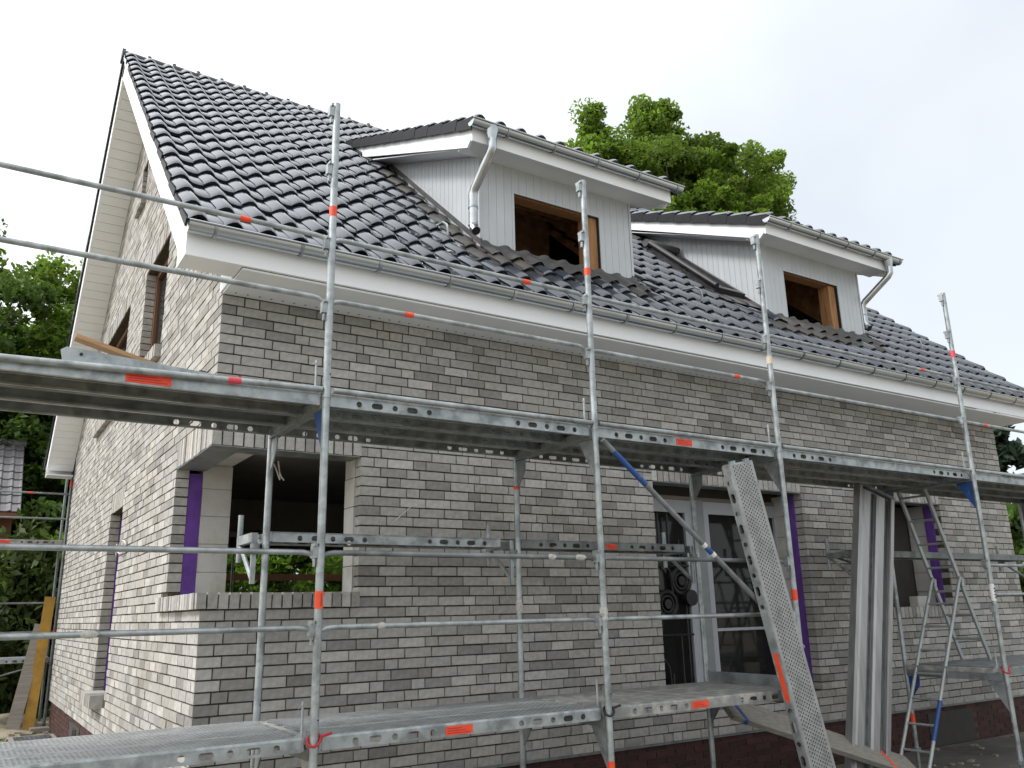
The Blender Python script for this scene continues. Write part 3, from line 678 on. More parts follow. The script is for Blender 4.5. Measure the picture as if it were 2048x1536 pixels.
    MB().box(r0, r1, FY, FY+.025, fb, 6.15).build('eave_fascia', 'white', dm)
    so_ = MB(); so_.box(r0+.026, r1-.026, FY+.026, DY-.001, 6.035, 6.05); so_.build('eave_soffit', 'soffit', dm)
    for side, xe, xw in ((-1, r0, x0-.016), (1, r1, x1+.016)):
        ye = DI-.05; a_, b_ = (xe, xe+.025) if side < 0 else (xe-.025, xe)
        P = [(FY+.026, fb+.03), (FY+.11, fb-.03), (ye-.50, dz(ye-.50)-.245), (ye, dz(ye)-.06), (ye, dz(ye)-.035), (FY+.026, dz(FY)-.035)]
        MB().prism(P, GG, a_, b_).build('verge_board', 'white', dm)
        # sloping verge soffit
        MB().prism([(DY, 6.06), (ye-.5, 6.06+(ye-.5-DY)*DS), (ye-.5, 6.075+(ye-.5-DY)*DS), (DY, 6.075)], GG, min(xe, xw)+.03 if side < 0 else xw+.001, xw-.001 if side < 0 else xe-.026).build('verge_soffit', 'soffit', dm)
    # decking + tiles of the dormer
    MB().add([(r0+.03, FY-.02, dz(FY-.02)-.03), (r1-.03, FY-.02, dz(FY-.02)-.03), (r1-.03, DI, dz(DI)-.03), (r0+.03, DI, dz(DI)-.03)], [(0,1,2,3)]).build('decking', 'black', dm)
    cD, sD = math.cos(DT), math.sin(DT); nr = 11; y_e = FY-.075; pv2 = (DI+.05-y_e)/cD/nr; nc = 11; pw2 = (r1-r0+.06)/nc
    MRd = Matrix(((1,0,0),(0,cD,-sD),(0,sD,cD))).to_4x4(); fld = MB()
    mm = tile_mesh('roof_tile', pw2, pv2, 'tile'); ml = tile_mesh('roof_tile', pw2, pv2, 'tile', flap=-.085); mr = tile_mesh('roof_tile', pw2, pv2, 'tile', flap=.085)
    for r in range(nr):
        for c in range(nc):
            P0 = (r0-.03+c*pw2, y_e+r*pv2*cD, dz(y_e)+r*pv2*sD); mw = Matrix.Translation(P0) @ MRd @ Matrix.Rotation(random.uniform(-.008,.008), 4, 'Z')
            if c in (0, nc-1) or r == 0:
                o = link('roof_tile', ml if c == 0 else (mr if c == nc-1 else mm), dm); o.matrix_basis = mw
            else: fld.add([mw @ q.co for q in mm.vertices], [tuple(p.vertices) for p in mm.polygons], random.gauss(1, .1))
    auto_smooth(fld.build('tile_field', 'tile', dm, kind='stuff'), 50)
    gg, brs = gutter(r0-.05, r1+.11, FY-.066, 6.165, .060, dm, step=.60, off=.42)
    for k in brs: k.build('gutter_bracket', 'galv', dm)
    # hopper and swan-neck downpipe
    if d['pipe'] == 'L': hx, px_, py_ = r0+.20, x0-.13, DY-.06
    else: hx, px_, py_ = r1-.16, x1+.09, DY+.02
    hp = MB(); gy_ = FY-.066; n = 12; R0 = [(hx+.095*math.cos(t), gy_+.068*math.sin(t), 6.165) for t in [2*math.pi*k/n for k in range(n)]]; R1 = [(hx+.043*math.cos(t), gy_+.043*math.sin(t), 6.01) for t in [2*math.pi*k/n for k in range(n)]]
    hp.add(R0+R1, [(k, (k+1) % n, n+(k+1) % n, n+k) for k in range(n)]); auto_smooth(hp.build('gutter_outlet', 'zinc', dm))
    zb_ = roof_z(py_)+.14
    pts = [(hx, gy_, 6.02), (hx, gy_, 5.93), (hx+(px_-hx)*.08, gy_+(py_-gy_)*.08, 5.88), (hx+(px_-hx)*.9, gy_+(py_-gy_)*.9, 5.60), (px_, py_, 5.54), (px_, py_, zb_+.16), (px_, py_-.01, zb_+.09), (px_, py_-.06, zb_+.04)]
    pp = auto_smooth(MB().path(pts, .048, 14, caps=False).build('downpipe', 'zinc', dm))
    for zz in (5.38, 5.18): auto_smooth(MB().path([(px_, py_, zz), (px_, py_, zz+.022)], .053, 14).build('pipe_clamp', 'galv', dm))
    auto_smooth(MB().path([(px_, py_-.0605, zb_+.0395), (px_, py_-.055, zb_+.045)], .043, 12).build('pipe_mouth', 'black', dm))
# roof window beside the second dormer
def RX(x, y, h): return RP(x, (y-EY)/cA, h)
sk = MB()
for (xa, xb, ya, yb) in ((6.46,6.54,.68,1.92),(6.94,7.02,.68,1.92),(6.54,6.94,.68,.76),(6.54,6.94,1.84,1.92)):
    V = [RX(x, y, h) for h in (-.02, .13) for x, y in ((xa,ya),(xb,ya),(xb,yb),(xa,yb))]; sk.add(V, [(0,3,2,1),(4,5,6,7),(0,1,5,4),(1,2,6,5),(2,3,7,6),(3,0,4,7)])
sw = sk.build('roof_window', 'iron', house)
MB().add([RX(6.54,.76,.10), RX(6.94,.76,.10), RX(6.94,1.84,.10), RX(6.54,1.84,.10)], [(0,1,2,3)]).build('pane', 'glass', sw)
auto_smooth(MB().path([RX(6.44,.66,.15), RX(6.44,1.9,.17)], .04, 12).build('shutter_rail', 'iron', sw)); auto_smooth(MB().path([RX(6.40,1.93,.15), RX(7.04,1.93,.15)], .06, 12).build('shutter_case', 'leadf', sw))
MB().add([RX(6.36,.40,.075), RX(7.10,.40,.075), RX(7.10,.68,.06), RX(6.36,.68,.06)], [(0,1,2,3)]).build('apron_flashing', 'leadf', sw)
MB().add([RX(6.36,.58,.035), RX(6.46,.58,.035), RX(6.46,2.02,.035), RX(6.36,2.02,.035)], [(0,1,2,3)]).build('side_flashing', 'leadf', sw); MB().add([RX(7.02,.58,.035), RX(7.12,.58,.035), RX(7.12,2.02,.035), RX(7.02,2.02,.035)], [(0,1,2,3)]).build('side_flashing', 'leadf', sw); MB().add([RX(6.36,1.92,.035), RX(7.12,1.92,.035), RX(7.12,2.1,.03), RX(6.36,2.1,.03)], [(0,1,2,3)]).build('side_flashing', 'leadf', sw)
# safety hooks on the roof
for hx, hy in ((2.19,.40),(5.66,.33),(10.56,.52)):
    pts = [RX(hx, hy+.12, .05), RX(hx, hy+.05, .10), RX(hx, hy-.02, .16), RX(hx, hy-.10, .17), RX(hx, hy-.15, .12), RX(hx, hy-.17, .06)]
    auto_smooth(MB().path(pts, .012, 6).build('roof_hook', 'galv', roof))

# ------------------------------------------------------------------ scaffold
BO, BI = -1.84, -.74
PX = [-2.82, .245, 2.352, 4.40, 7.465, 10.535]; Z1, Z2, ZT = .60, 2.62, 4.655; TR = .0242
scaf = thing('scaffold', 'galvanised steel tube scaffold standing along the front of the brick house', 'scaffold', (PX[1], BO, GZ))
def tape(p, ax, r, l, m, par, nm='marking_tape', ink=True):
    p, ax = Vector(p), Vector(ax).normalized(); o = auto_smooth(MB().path([p-ax*l/2, p+ax*l/2], r+.0014, 14, caps=False).build(nm, m, par)); return o
def clamp(x, z, y, par):
    mb = MB(); mb.box(x-.052, x-.022, y-.012, y+.030, z-.055, z+.012); mb.box(x-.045, x-.029, y-.028, y+.044, z+.0125, z+.030); mb.box(x-.041, x-.033, y-.004, y+.018, z-.105, z-.0555)
    return mb.build('rail_clamp', 'galv', par)
OUT = []
for i, x in enumerate(PX):
    vis = True
    for y, zt in ((BO, ZT), (BI, Z2-.06)):
        segs = [(GZ+.22, Z1-.03), (Z1-.03, Z2-.03), (Z2-.03, ZT)] if y == BO else [(GZ+.22, Z1-.03), (Z1-.03, Z2-.06)]
        for k, (a, b) in enumerate(segs):
            po = MB().path([(x, y, a), (x, y, b)], TR, 16)
            p = auto_smooth(po.build('post', 'galv', scaf))
            if k: auto_smooth(MB().path([(x, y, a-.012), (x, y, a+.006)], TR+.0035, 16).build('collar', 'galv', p)) 
            MB().path([(x+.012, y-TR-.0005, a+.14), (x+.012, y-TR+.004, a+.14)], .005, 8).build('pin_hole', 'black', p)
            if y == BO and k:
                zz = (Z1+.62, Z1+1.06) if k == 1 else (Z2+.57, Z2+1.01, Z2+1.55, Z2+1.99)
                for z in zz: clamp(x, z, y, p)
            if (i, y, k) == (1, BO, 1): tape((x, y, 1.365), (0,0,1), TR, .10, 'orange', p); MB().box(x+.003, x+.006, y-TR-.0032, y-TR-.0012, 1.33, 1.40).build('scribble', 'ink', p)
            if (i, y, k) == (1, BO, 2): tape((x, y, 3.845), (0,0,1), TR, .07, 'orange', p)
            if (i, y, k) == (2, BO, 2): tape((x, y, 3.855), (0,0,1), TR, .06, 'orange', p)
            if (i, y, k) == (2, BO, 0): tape((x, y, .22), (0,0,1), TR, .12, 'orange', p)
            if (i, y, k) == (3, BO, 2): tape((x, y, 3.42), (0,0,1), TR, .07, 'cream', p)
            if (i, y, k) == (3, BO, 1): tape((x, y, 1.36), (0,0,1), TR, .09, 'orange', p)
            if (i, y, k) == (4, BO, 2): tape((x, y, 3.93), (0,0,1), TR, .08, 'pink', p)
            if (i, y, k) == (4, BO, 1): tape((x, y, 1.36), (0,0,1), TR, .17, 'paper', p, 'paper_label'); [MB().box(x-.012, x+.010, y-TR-.0032, y-TR-.0012, 1.30+j*.03, 1.30+j*.03+.016).build('print_line', 'ink', p) for j in range(4)]
            if (i, y, k) == (4, BI, 0): tape((x, y, .05), (0,0,1), TR, .10, 'orange', p)
            if (i, y, k) == (2, BI, 1): tape((x, y, 2.29), (0,0,1), TR, .03, 'orange', p)
        j = MB(); j.path([(x, y, GZ+.02), (x, y, GZ+.3)], .019, 10); j.path([(x, y, GZ+.19), (x, y, GZ+.225)], .042, 8); j.box(x-.075, x+.075, y-.075, y+.075, GZ+.001, GZ+.012); auto_smooth(j.build('base_jack', 'galvd', scaf))
    for z in (Z1, Z2):
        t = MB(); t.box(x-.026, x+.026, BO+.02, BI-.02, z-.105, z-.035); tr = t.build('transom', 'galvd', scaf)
        t = MB(); t.box(x-.030, x+.030, BO+.02, BI-.02, z-.0345, z+.012 if z == Z1 else z-.005); t.build('deck_lock', 'galvdirty' if z == Z1 else 'galvd', tr)
        gm = {(1, Z2): 'blue', (4, Z2): 'blue', (2, Z2): 'galv', (0, Z2): 'galv'}.get((i, z), 'galv')
        MB().prism([(BO+.022, z-.106), (BO+.20, z-.106), (BO+.16, z-.17), (BO+.022, z-.40)], GG, x-.006, x+.006).build('gusset_plate', gm, tr)
        MB().prism([(BI-.022, z-.106), (BI-.15, z-.106), (BI-.14, z-.20), (BI-.06, z-.30), (BI-.022, z-.34)], GG, x-.005, x+.005).build('gusset_plate', 'blue' if (i, z) == (4, Z1) else 'galvd', tr)
        # triangular lock plate with its pin, beside the outer post
        lk = MB(); lk.prism([(x-.19, z-.02), (x-.026, z-.02), (x-.026, z+.06), (x-.05, z+.05)], FF, BO+.045, BO+.051); lk.path([(x-.055, BO+.048, z+.02), (x-.055, BO+.048, z+.21)], .008, 8); lk.path([(x-.055, BO+.048, z+.19), (x-.085, BO+.03, z+.175)], .005, 6)
        lk.build('lock_pin', 'galv', tr)
def rail(x0, x1, z, y=BO+.038, r=.0167, tapes=(), m='galv'):
    mb = MB(); mb.path([(x0+.0, y-.004, z-.034), (x0+.03, y-.003, z-.020), (x0+.06, y-.001, z-.005), (x0+.10, y, z), (x1-.10, y, z), (x1-.06, y-.001, z-.005), (x1-.035, y-.003, z-.022), (x1-.028, y-.004, z-.045)], [.011, .013, .0155, r, r, .0155, .013, .011], 12)
    o = auto_smooth(mb.build('guard_rail', m, scaf), 50)
    for tx, m_ in tapes: tape((tx, y, z), (1,0,0), r, .065, m_, o)
    return o
rail(PX[0], PX[1], Z2+1.055, tapes=[(-.31, 'orange')]); rail(PX[1], PX[2], Z2+1.055, tapes=[(1.79, 'orange')]); rail(PX[2], PX[3], Z2+1.05); rail(PX[3], PX[4], Z2+1.06, tapes=[(6.87, 'orange')]); rail(PX[4], PX[5], Z2+1.06)
rail(PX[0], PX[1], Z2+.625); rail(PX[1], PX[2], Z2+.62, tapes=[(.82, 'orange')]); rail(PX[2], PX[3], Z2+.605, tapes=[(3.99, 'orange')]); rail(PX[3], PX[4], Z2+.56); rail(PX[4], PX[5], Z2+.56, tapes=[(7.95, 'orange')])
for i in (0, 1, 2): rail(PX[i], PX[i+1], Z1+1.04, m='galvd' if i else 'galv'); rail(PX[i], PX[i+1], Z1+.61)
rail(PX[4], PX[5], Z1+1.04); rail(PX[4], PX[5], Z1+.74)
for i in range(5):
    o = auto_smooth(MB().path([(PX[i]+.04, BO+.0, Z2+(.012 if i else -.06)), (PX[i+1]-.03, BO+.0, Z2+.012)], .019, 12).build('edge_tube', 'galv', scaf))
    if i == 0: tape((-.32, BO, Z2+.012-.072*.53/2.99), (1,0,.0241), .019, .075, 'pink', o)
db = MB().path([(PX[2]+.03, BO-.045, Z2-.12), (PX[3]-.02, BO-.045, Z1+.34)], .021, 12); dbo = auto_smooth(db.build('diagonal_brace', 'galvd', scaf))
d0, d1 = Vector((PX[2]+.03, BO-.045, Z2-.12)), Vector((PX[3]-.02, BO-.045, Z1+.34)); dv = (d1-d0)
auto_smooth(MB().path([d0+dv*.05, d0+dv*.20], .0218, 12, caps=False).build('paint_band', 'blue', dbo)); auto_smooth(MB().path([d0+dv*.475, d0+dv*.535], .0222, 12, caps=False).build('sticker', 'paper', dbo)); auto_smooth(MB().path([d0+dv*.49, d0+dv*.52], .0224, 12, caps=False).build('print_line', 'blue', dbo))
for (x, y, z, axd, r_, l_) in ((.65, BO+.038, Z1+.61, (1,0,0), .0167, .06), (1.93, BO+.038, Z1+1.04, (1,0,0), .0167, .07), (2.18, BO+.038, Z1+1.04, (1,0,0), .0167, .10), (2.352, BO, 1.25, (0,0,1), TR, .11), (-.95, BO+.038, Z1+.61, (1,0,0), .0167, .09), (2.352, BI, 1.32, (0,0,1), TR, .12)):
    axd = Vector(axd); a_ = axd.orthogonal(); b_ = axd.cross(a_); mb = MB(); V = []; nl = 9; na = 5; c0 = Vector((x, y, z)); ph0 = math.atan2((Vector(CAM)-c0).dot(b_), (Vector(CAM)-c0).dot(a_))
    for i_ in range(nl):
        for j_ in range(na):
            w_ = (1-(2*i_/(nl-1)-1)**2)**.5*.9+.02+random.uniform(-.12,.12)*(0 < i_ < nl-1); ang = ph0+w_*(2*j_/(na-1)-1); V.append(c0+axd*l_*(i_/(nl-1)-.5)+(a_*math.cos(ang)+b_*math.sin(ang))*(r_+.0016))
    mb.add(V, [(i_*na+j_, i_*na+j_+1, (i_+1)*na+j_+1, (i_+1)*na+j_) for i_ in range(nl-1) for j_ in range(na-1)]); mb.build('mortar_splash', 'splash', scaf)
def console(x, flip=1, post=True):
    mb = MB(); mb.box(x-.022, x+.022, BI+.02, -.34, 1.785, 1.85); mb.path([(x, -.34, 1.665), (x, -.34, 2.01)], .020, 12); mb.box(x-.016, x+.016, BI+.018, BI+.042, 1.50, 1.784)
    a, b = Vector((x, -.37, 1.785)), Vector((x, BI+.035, 1.53)); mb.path([a, b], .017, 8)
    c = auto_smooth(mb.build('console_bracket', 'galv', scaf)); auto_smooth(MB().path([(x, BI, 1.70), (x, BI, 1.77)], .034, 10).build('coupler', 'galvd', c))
for x in (PX[1]-.075, PX[2]-.045, PX[3]-.045): console(x)
console(6.88); console(PX[5])
auto_smooth(MB().path([(6.9, -.42, 1.80), (PX[4], BI, 1.56)], .014, 8).build('console_strut', 'galvd', scaf))

# ---- decks: each plank a thing of its own
def uvq(me, scale=1.):
    uv = me.uv_layers.new(name='UVMap')
    for p in me.polygons:
        for li, vi in zip(p.loop_indices, p.vertices): co = me.vertices[vi].co; uv.data[li].uv = (co.x*scale, co.y*scale)
PM = {}
def plank_meshes(Lp, w, h, top, side, under, holes=True, ends=5):
    k = (round(Lp, 3), w, h, top, side, under, holes)
    if k in PM: return PM[k]
    r = {}
    t = MB(); n = 3
    t.add([(.03,-w/2,0),(Lp-.03,-w/2,0),(Lp-.03,w/2,0),(.03,w/2,0)], [(0,1,2,3)])
    me = t.mesh('deck_surface', top); uvq(me); r['deck_surface'] = me
    u = MB()
    for yc in (-w*.28, 0, w*.28):
        u.add([(.04,yc-.03,-.003),(Lp-.04,yc-.03,-.003),(Lp-.04,yc-.015,-.022),(.04,yc-.015,-.022),(.04,yc+.015,-.022),(Lp-.04,yc+.015,-.022),(Lp-.04,yc+.03,-.003),(.04,yc+.03,-.003)], [(0,3,2,1),(3,4,5,2),(4,7,6,5)])
    u.add([(.03,-w/2,-.002),(Lp-.03,-w/2,-.002),(Lp-.03,w/2,-.002),(.03,w/2,-.002)], [(3,2,1,0)])
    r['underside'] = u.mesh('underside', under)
    hs = []
    if holes:
        for j in range(ends): hs.append((.20+j*.125, .020 if j % 2 else 0, .019)); hs.append((Lp-.20-j*.125, .020 if j % 2 else 0, .019))
    for nm, s in (('a', -1), ('b', 1)):
        f = MB(); f.hplate((.03, s*(w/2+.004), -h), (1,0,0), (0,0,1), Lp-.06, h-.012, hs)
        f.add([(.03, s*(w/2+.004), -h), (Lp-.03, s*(w/2+.004), -h), (Lp-.03, s*(w/2-.022), -h-.001), (.03, s*(w/2-.022), -h-.001)], [(0,1,2,3)]); f.add([(.03, s*(w/2-.022), -h-.001), (Lp-.03, s*(w/2-.022), -h-.001), (Lp-.03, s*(w/2-.022), -h+.012), (.03, s*(w/2-.022), -h+.012)], [(0,1,2,3)])
        f.add([(.03, s*w/2, 0), (Lp-.03, s*w/2, 0), (Lp-.03, s*(w/2+.004), -.012), (.03, s*(w/2+.004), -.012)], [(0,1,2,3)])
        r['side_flange'+nm] = f.mesh('side_flange', side)
    for nm, xx in (('a', .015), ('b', Lp-.030)):
        e = MB(); e.box(xx, xx+.015, -w/2, w/2, -h+.005, -.001)
        for yy in (-w*.3, w*.3): e.box(xx-.02 if nm == 'a' else xx+.015, xx if nm == 'a' else xx+.035, yy-.03, yy+.03, -.03, -.004)
        r['end_hook'+nm] = e.mesh('end_hook', side)
    PM[k] = r; return r
def local_link(name, me, par):
    o = bpy.data.objects.new(name, me); COL.objects.link(o); o.parent = par; WP[o.name] = Vector((0,0,0)); return o
GROUP = 'steel scaffold planks'
def plank(x0, x1, yc, z, label, style='steel', stick=None, w=.325, h=.078, name='scaffold_plank'):
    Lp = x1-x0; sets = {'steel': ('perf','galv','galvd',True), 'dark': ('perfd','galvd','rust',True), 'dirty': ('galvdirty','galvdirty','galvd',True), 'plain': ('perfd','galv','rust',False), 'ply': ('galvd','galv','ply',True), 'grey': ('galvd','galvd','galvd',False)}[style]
    r = plank_meshes(Lp, w, h, *sets)
    t = thing(name, label, 'plank', (x0, yc, z), GROUP)
    for k, me in r.items(): local_link(me.name.split('.')[0], me, t)
    if stick:
        for sx, m_, ln in stick:
            sgn = -1; s = MB(); s.box(sx-x0-ln/2, sx-x0+ln/2, -w/2-.0075, -w/2-.0045, -h+.008, -.018); o = s.build('sticker', m_, None); o.parent = t; 
            p = MB()
            for j in range(3): p.box(sx-x0-ln/2+.015, sx-x0+ln/2-.02-.03*j, -w/2-.009, -w/2-.0078, -h+.018+j*.013, -.0+(-h+.018+j*.013)+.0035+0)
            q = p.build('print_line', 'orange' if m_ == 'pink' else 'red', None); q.parent = o
    return t
YC = (-1.645, -1.300, -.955)
rows = ('outermost', 'middle', 'innermost')
for i in range(5):
    for j, yc in enumerate(YC):
        # upper level
        st = [('plain','grey','steel'), ('steel','steel','steel'), ('steel','steel','dark'), ('steel','ply','ply'), ('plain','grey','grey')][i][j]
        sk_ = {(0,0): [(-.78,'orange',.24)], (2,0): [(3.29,'orange',.17)]}.get((i, j))
        bay = ['left of the first tall post', 'between the first two tall posts', 'between the second and third tall posts', 'over the standing ribbed deck and ladder', 'at the right edge of the picture'][i]
        plank(PX[i], PX[i+1], yc, Z2-.005, f'{rows[j]} steel scaffold plank of the upper level {bay}', st, sk_)
        # lower level
        if i == 3: continue
        st = ['steel','steel','dirty','steel','grey'][i]; sk_ = {(1,0): [(1.19,'orange',.19)], (2,0): [(3.25,'orange',.17)]}.get((i, j))
        bay = ['left of the first tall post', 'between the first two tall posts', 'splashed with mortar before the terrace door', '', 'at the foot of the ladder, right picture edge'][i]
        plank(PX[i]+(.03 if i else 0), PX[i+1]-.03, yc, Z1+.02, f'{rows[j]} scaffold plank of the lower level {bay}', st, sk_)
for x0, x1, lab, sk_ in ((PX[1]+.02, PX[2]-.14, 'narrow console plank in front of the corner window', None), (PX[2]+.02, PX[3]-.12, 'narrow console plank with red sticker left of the terrace door', [(3.37,'orange',.12)]), (6.90, 10.5, 'narrow console plank in front of the right window', None)):
    plank(x0, x1, -.565, 1.862, lab, 'dark' if sk_ else 'grey' if x0 > 6 else 'steel', sk_, w=.30, h=.072)
# straps round the posts
def strap(x, z, m, lab):
    o = auto_smooth(MB().path([(x+.036*math.cos(t), BO-.002+.036*math.sin(t), z+.03*math.sin(t*1.0+.5)) for t in [2*math.pi*k/18 for k in range(19)]]+[(x+.10, BO-.01, z+.03)], .008, 6).build('tie_strap', m)); tag(o, lab, 'strap')
strap(PX[1], Z1+.005, 'red', 'red strap looped around the first tall post at the lower deck'); strap(PX[2], Z1+.0, 'black', 'dark strap looped around the second tall post at the lower deck'); strap(PX[4], Z1+.0, 'red', 'red strap looped around the right post near the ladder foot')

# ---- loose planks, ladders and boards
def frame_axes(p0, p1, wdir):
    p0, p1 = Vector(p0), Vector(p1); ax = (p1-p0).normalized(); wv = Vector(wdir); ay = (wv-ax*wv.dot(ax)).normalized(); az = ax.cross(ay); return p0, ax, ay, az, (p1-p0).length
# leaning perforated plank
r = plank_meshes(2.95, .325, .078, 'perfd', 'galv', 'galvd', True, 9)
p1 = Vector((3.785, -1.935, 2.47)); p0 = Vector((4.395, -2.05, GZ+.03)); dirv = (p1-p0).normalized()
ax = dirv; ay = Vector((1, 0.10, 0)); ay = (ay-ax*ay.dot(ax)).normalized(); az = ax.cross(ay)
t = thing('leaning_plank', 'perforated steel plank leaning on end against the upper deck before the terrace door', 'plank', p0, GROUP)
mw = Matrix.Identity(4)
for i in range(3): mw[i][0] = ax[i]; mw[i][1] = -ay[i]; mw[i][2] = -az[i]; mw[i][3] = p0[i]
if (-az).y > 0:
    for i in range(3): mw[i][1] = ay[i]; mw[i][2] = az[i]
t.matrix_basis = mw
for k, me in r.items(): local_link(me.name.split('.')[0], me, t)
s = MB().box(1.05, 1.42, -.16-.0075, -.16-.0045, -.062, -.02).build('sticker', 'orange'); s.parent = t
s2 = MB().box(1.05, 1.42, .1668, .1692, -.062, -.02).build('sticker', 'orange'); s2.parent = t
# wide ribbed aluminium deck standing on end
p0 = Vector((6.20, -1.0, GZ+.005)); p1 = Vector((6.955, -1.0, 2.475)); p0_, ax, ay, az, ln = frame_axes(p0, p1, (1, 0, -.3))
t = thing('ribbed_deck', 'wide ribbed aluminium deck standing on end beside the right window', 'deck', p0)
def lm_(mb, nm, m_): 
    o = mb.build(nm, m_, t); return o
O = Vector(p0)
if az.y > 0: az = -az           # az towards the viewer side of the scaffold
def strip(sec, nm, a0=.0, a1=None):
    mb = MB(); a1 = ln if a1 is None else a1
    for (c0, h0), (c1, h1) in zip(sec, sec[1:]): mb.add([O+ax*a0+ay*c0+az*h0, O+ax*a1+ay*c0+az*h0, O+ax*a1+ay*c1+az*h1, O+ax*a0+ay*c1+az*h1], [(0,1,2,3)])
    return lm_(mb, nm, 'alu')
lm_(MB().obox(O, ax, ay, az, (0, ln), (-.30, .30), (-.052, -.045)), 'deck_sheet', 'alu')
strip([(-.30,-.044),(-.304,.03),(-.262,.034),(-.256,.02)], 'edge_flange'); strip([(.30,-.044),(.304,.03),(.245,.034),(.24,.02)], 'edge_flange')
strip([(-.235,-.044),(-.225,.0),(-.20,.014),(-.10,.014),(-.075,.0),(-.065,-.044)], 'hat_profile', .03, ln-.03); strip([(.015,-.044),(.025,.0),(.05,.014),(.15,.014),(.175,.0),(.185,-.044)], 'hat_profile', .03, ln-.03)
for c in (-.245, -.05, .0, .205): lm_(MB().obox(O, ax, ay, az, (.02, ln-.02), (c-.004, c+.004), (-.0445, -.012)), 'seam_rib', 'galvd')
lm_(MB().obox(O, ax, ay, az, (ln-.005, ln+.02), (-.29, .29), (-.03, .04)), 'end_hook', 'galvd')
for c in (-.24, .2): lm_(MB().obox(O, ax, ay, az, (ln+.02, ln+.05), (c-.035, c+.035), (-.04, .02)), 'hook_claw', 'blue')
# ladders
def ladder(label, pa, pb, y0, y1, first, step, hook=False, tape_=None):
    t = thing('ladder', label, 'ladder', (pa[0], (y0+y1)/2, pa[1]), 'access ladders')
    a = lambda y: Vector((pa[0], y, pa[1])); b = lambda y: Vector((pb[0], y, pb[1])); d = (b(0)-a(0)); Ln = d.length; d.normalize(); nrm = Vector((-d.z, 0, d.x))
    for y in (y0, y1):
        if not hook: MB().obox(a(y), d, (0,1,0), nrm, (0, Ln), (-.012, .012), (-.024, .024)).build('stile', 'rung', t)
        else:
            pts = [a(y), a(y)+d*(Ln*.6), a(y)+d*Ln, a(y)+d*(Ln+.04)+Vector((.02,0,.012)), a(y)+d*(Ln+.045)+Vector((.055,0,.0)), a(y)+d*(Ln-.02)+Vector((.075,0,-.03))]
            auto_smooth(MB().path(pts, .019, 10).build('stile', 'rung', t))
    k = first
    while k < Ln-.03:
        c = a(0)+d*k; auto_smooth(MB().path([(c.x, y0, c.z), (c.x, y1, c.z)], .013, 8).build('rung', 'rung', t)); k += step
    if tape_:
        c0, c1 = a(y0 if tape_[3] == 0 else y1)+d*tape_[0], a(y0 if tape_[3] == 0 else y1)+d*tape_[1]; auto_smooth(MB().path([c0, c1], .0205, 10).build('paint_band', tape_[2], t))
    return t
ladder('ladder leaning from the lower deck up under the upper deck', (8.50, Z1+.03), (7.70, 2.54), -.80, -1.13, .25, .29)
ladder('ladder with bent hook ends standing on the ground by the right window', (6.85, GZ+.01), (7.965, 1.49), -.88, -1.21, .30, .28, True, (.42, .85, 'blue', 1))
# hooked ladder end at the right edge of the picture
t = thing('hook_ladder', 'hooked ladder end with blue stile hanging on the right rail', 'ladder', (8.5, BO, Z1))
for dx in (0, .42):
    pts = [(8.22+dx, BO+.05, Z1+1.02), (8.24+dx, BO+.03, Z1+1.065), (8.28+dx, BO-.0, Z1+1.06), (8.33+dx, BO-.02, Z1+.95), (8.36+dx, BO-.02, Z1+.80), (8.60+dx, BO-.02, Z1+.02)]
    s = auto_smooth(MB().path(pts, .017, 8).build('stile', 'rung', t)); auto_smooth(MB().path([(8.45+dx, BO-.02, Z1+.513), (8.39+dx, BO-.02, Z1+.705)], .0185, 8).build('paint_band', 'blue', s))
for z_, x_ in ((.3, 8.51), (.58, 8.43)): auto_smooth(MB().path([(x_, BO-.02, Z1+z_), (x_+.42, BO-.02, Z1+z_)], .012, 8).build('rung', 'rung', t))
# gangway board from the lower deck down to the ground
p0 = Vector((6.90, -1.06, GZ+.11)); p1 = Vector((4.32, -1.0, .43)); O, ax, ay, az, ln = frame_axes(p0, p1, (0, .80, .60))
t = thing('gangway_board', 'grey weathered wooden board sloping down from the lower deck to the ground', 'board', p0)
MB().obox(O, ax, ay, az, (0, ln), (-.16, .16), (-.022, .022)).build('board', 'woodg', t)
for a_, m_ in ((ln*.16, 'orange'), (ln*.93, 'blue')): MB().obox(O, ax, ay, az, (a_, a_+.05), (-.1625, .1625), (-.0245, .0245)).build('end_band', m_, t)
# timber board and steel toe board lying on the upper left deck
O, ax, ay, az, ln = frame_axes((-.02, -1.15, 2.67), (-1.12, -1.17, 2.955), (0, 1, 0)); o = MB().obox(O, ax, ay, az, (0, ln), (-.045, .045), (-.013, .013)).build('timber_lath', 'wood'); tag(o, 'light wooden lath lying tilted on the upper left scaffold deck', 'lath')
t = thing('toe_plate', 'galvanised steel plate standing on edge on the upper left deck', 'plate', (-1.2, -1.32, Z2))
MB().prism([(-1.20, Z2+.0), (-.20, Z2+.0), (-.20, Z2+.13), (-.30, Z2+.165), (-1.17, Z2+.222), (-1.20, Z2+.20), (-1.185, Z2+.13)], FF, -1.33, -1.322).build('plate', 'galv', t); MB().path([(-1.09, -1.3305, Z2+.185), (-1.09, -1.335, Z2+.185)], .010, 10).build('pin_hole', 'black', t)
# angle profile lying at the end of the lower deck
O, ax, ay, az, ln = frame_axes((4.36, -.83, .66), (4.36, -1.72, .66), (0, 0, 1)); o = MB().obox(O, ax, ay, az, (0, ln), (-.035, .05), (-.03, .03)).build('deck_rail_profile', 'galvd'); tag(o, 'dark steel profile lying across the end of the lower deck', 'profile')

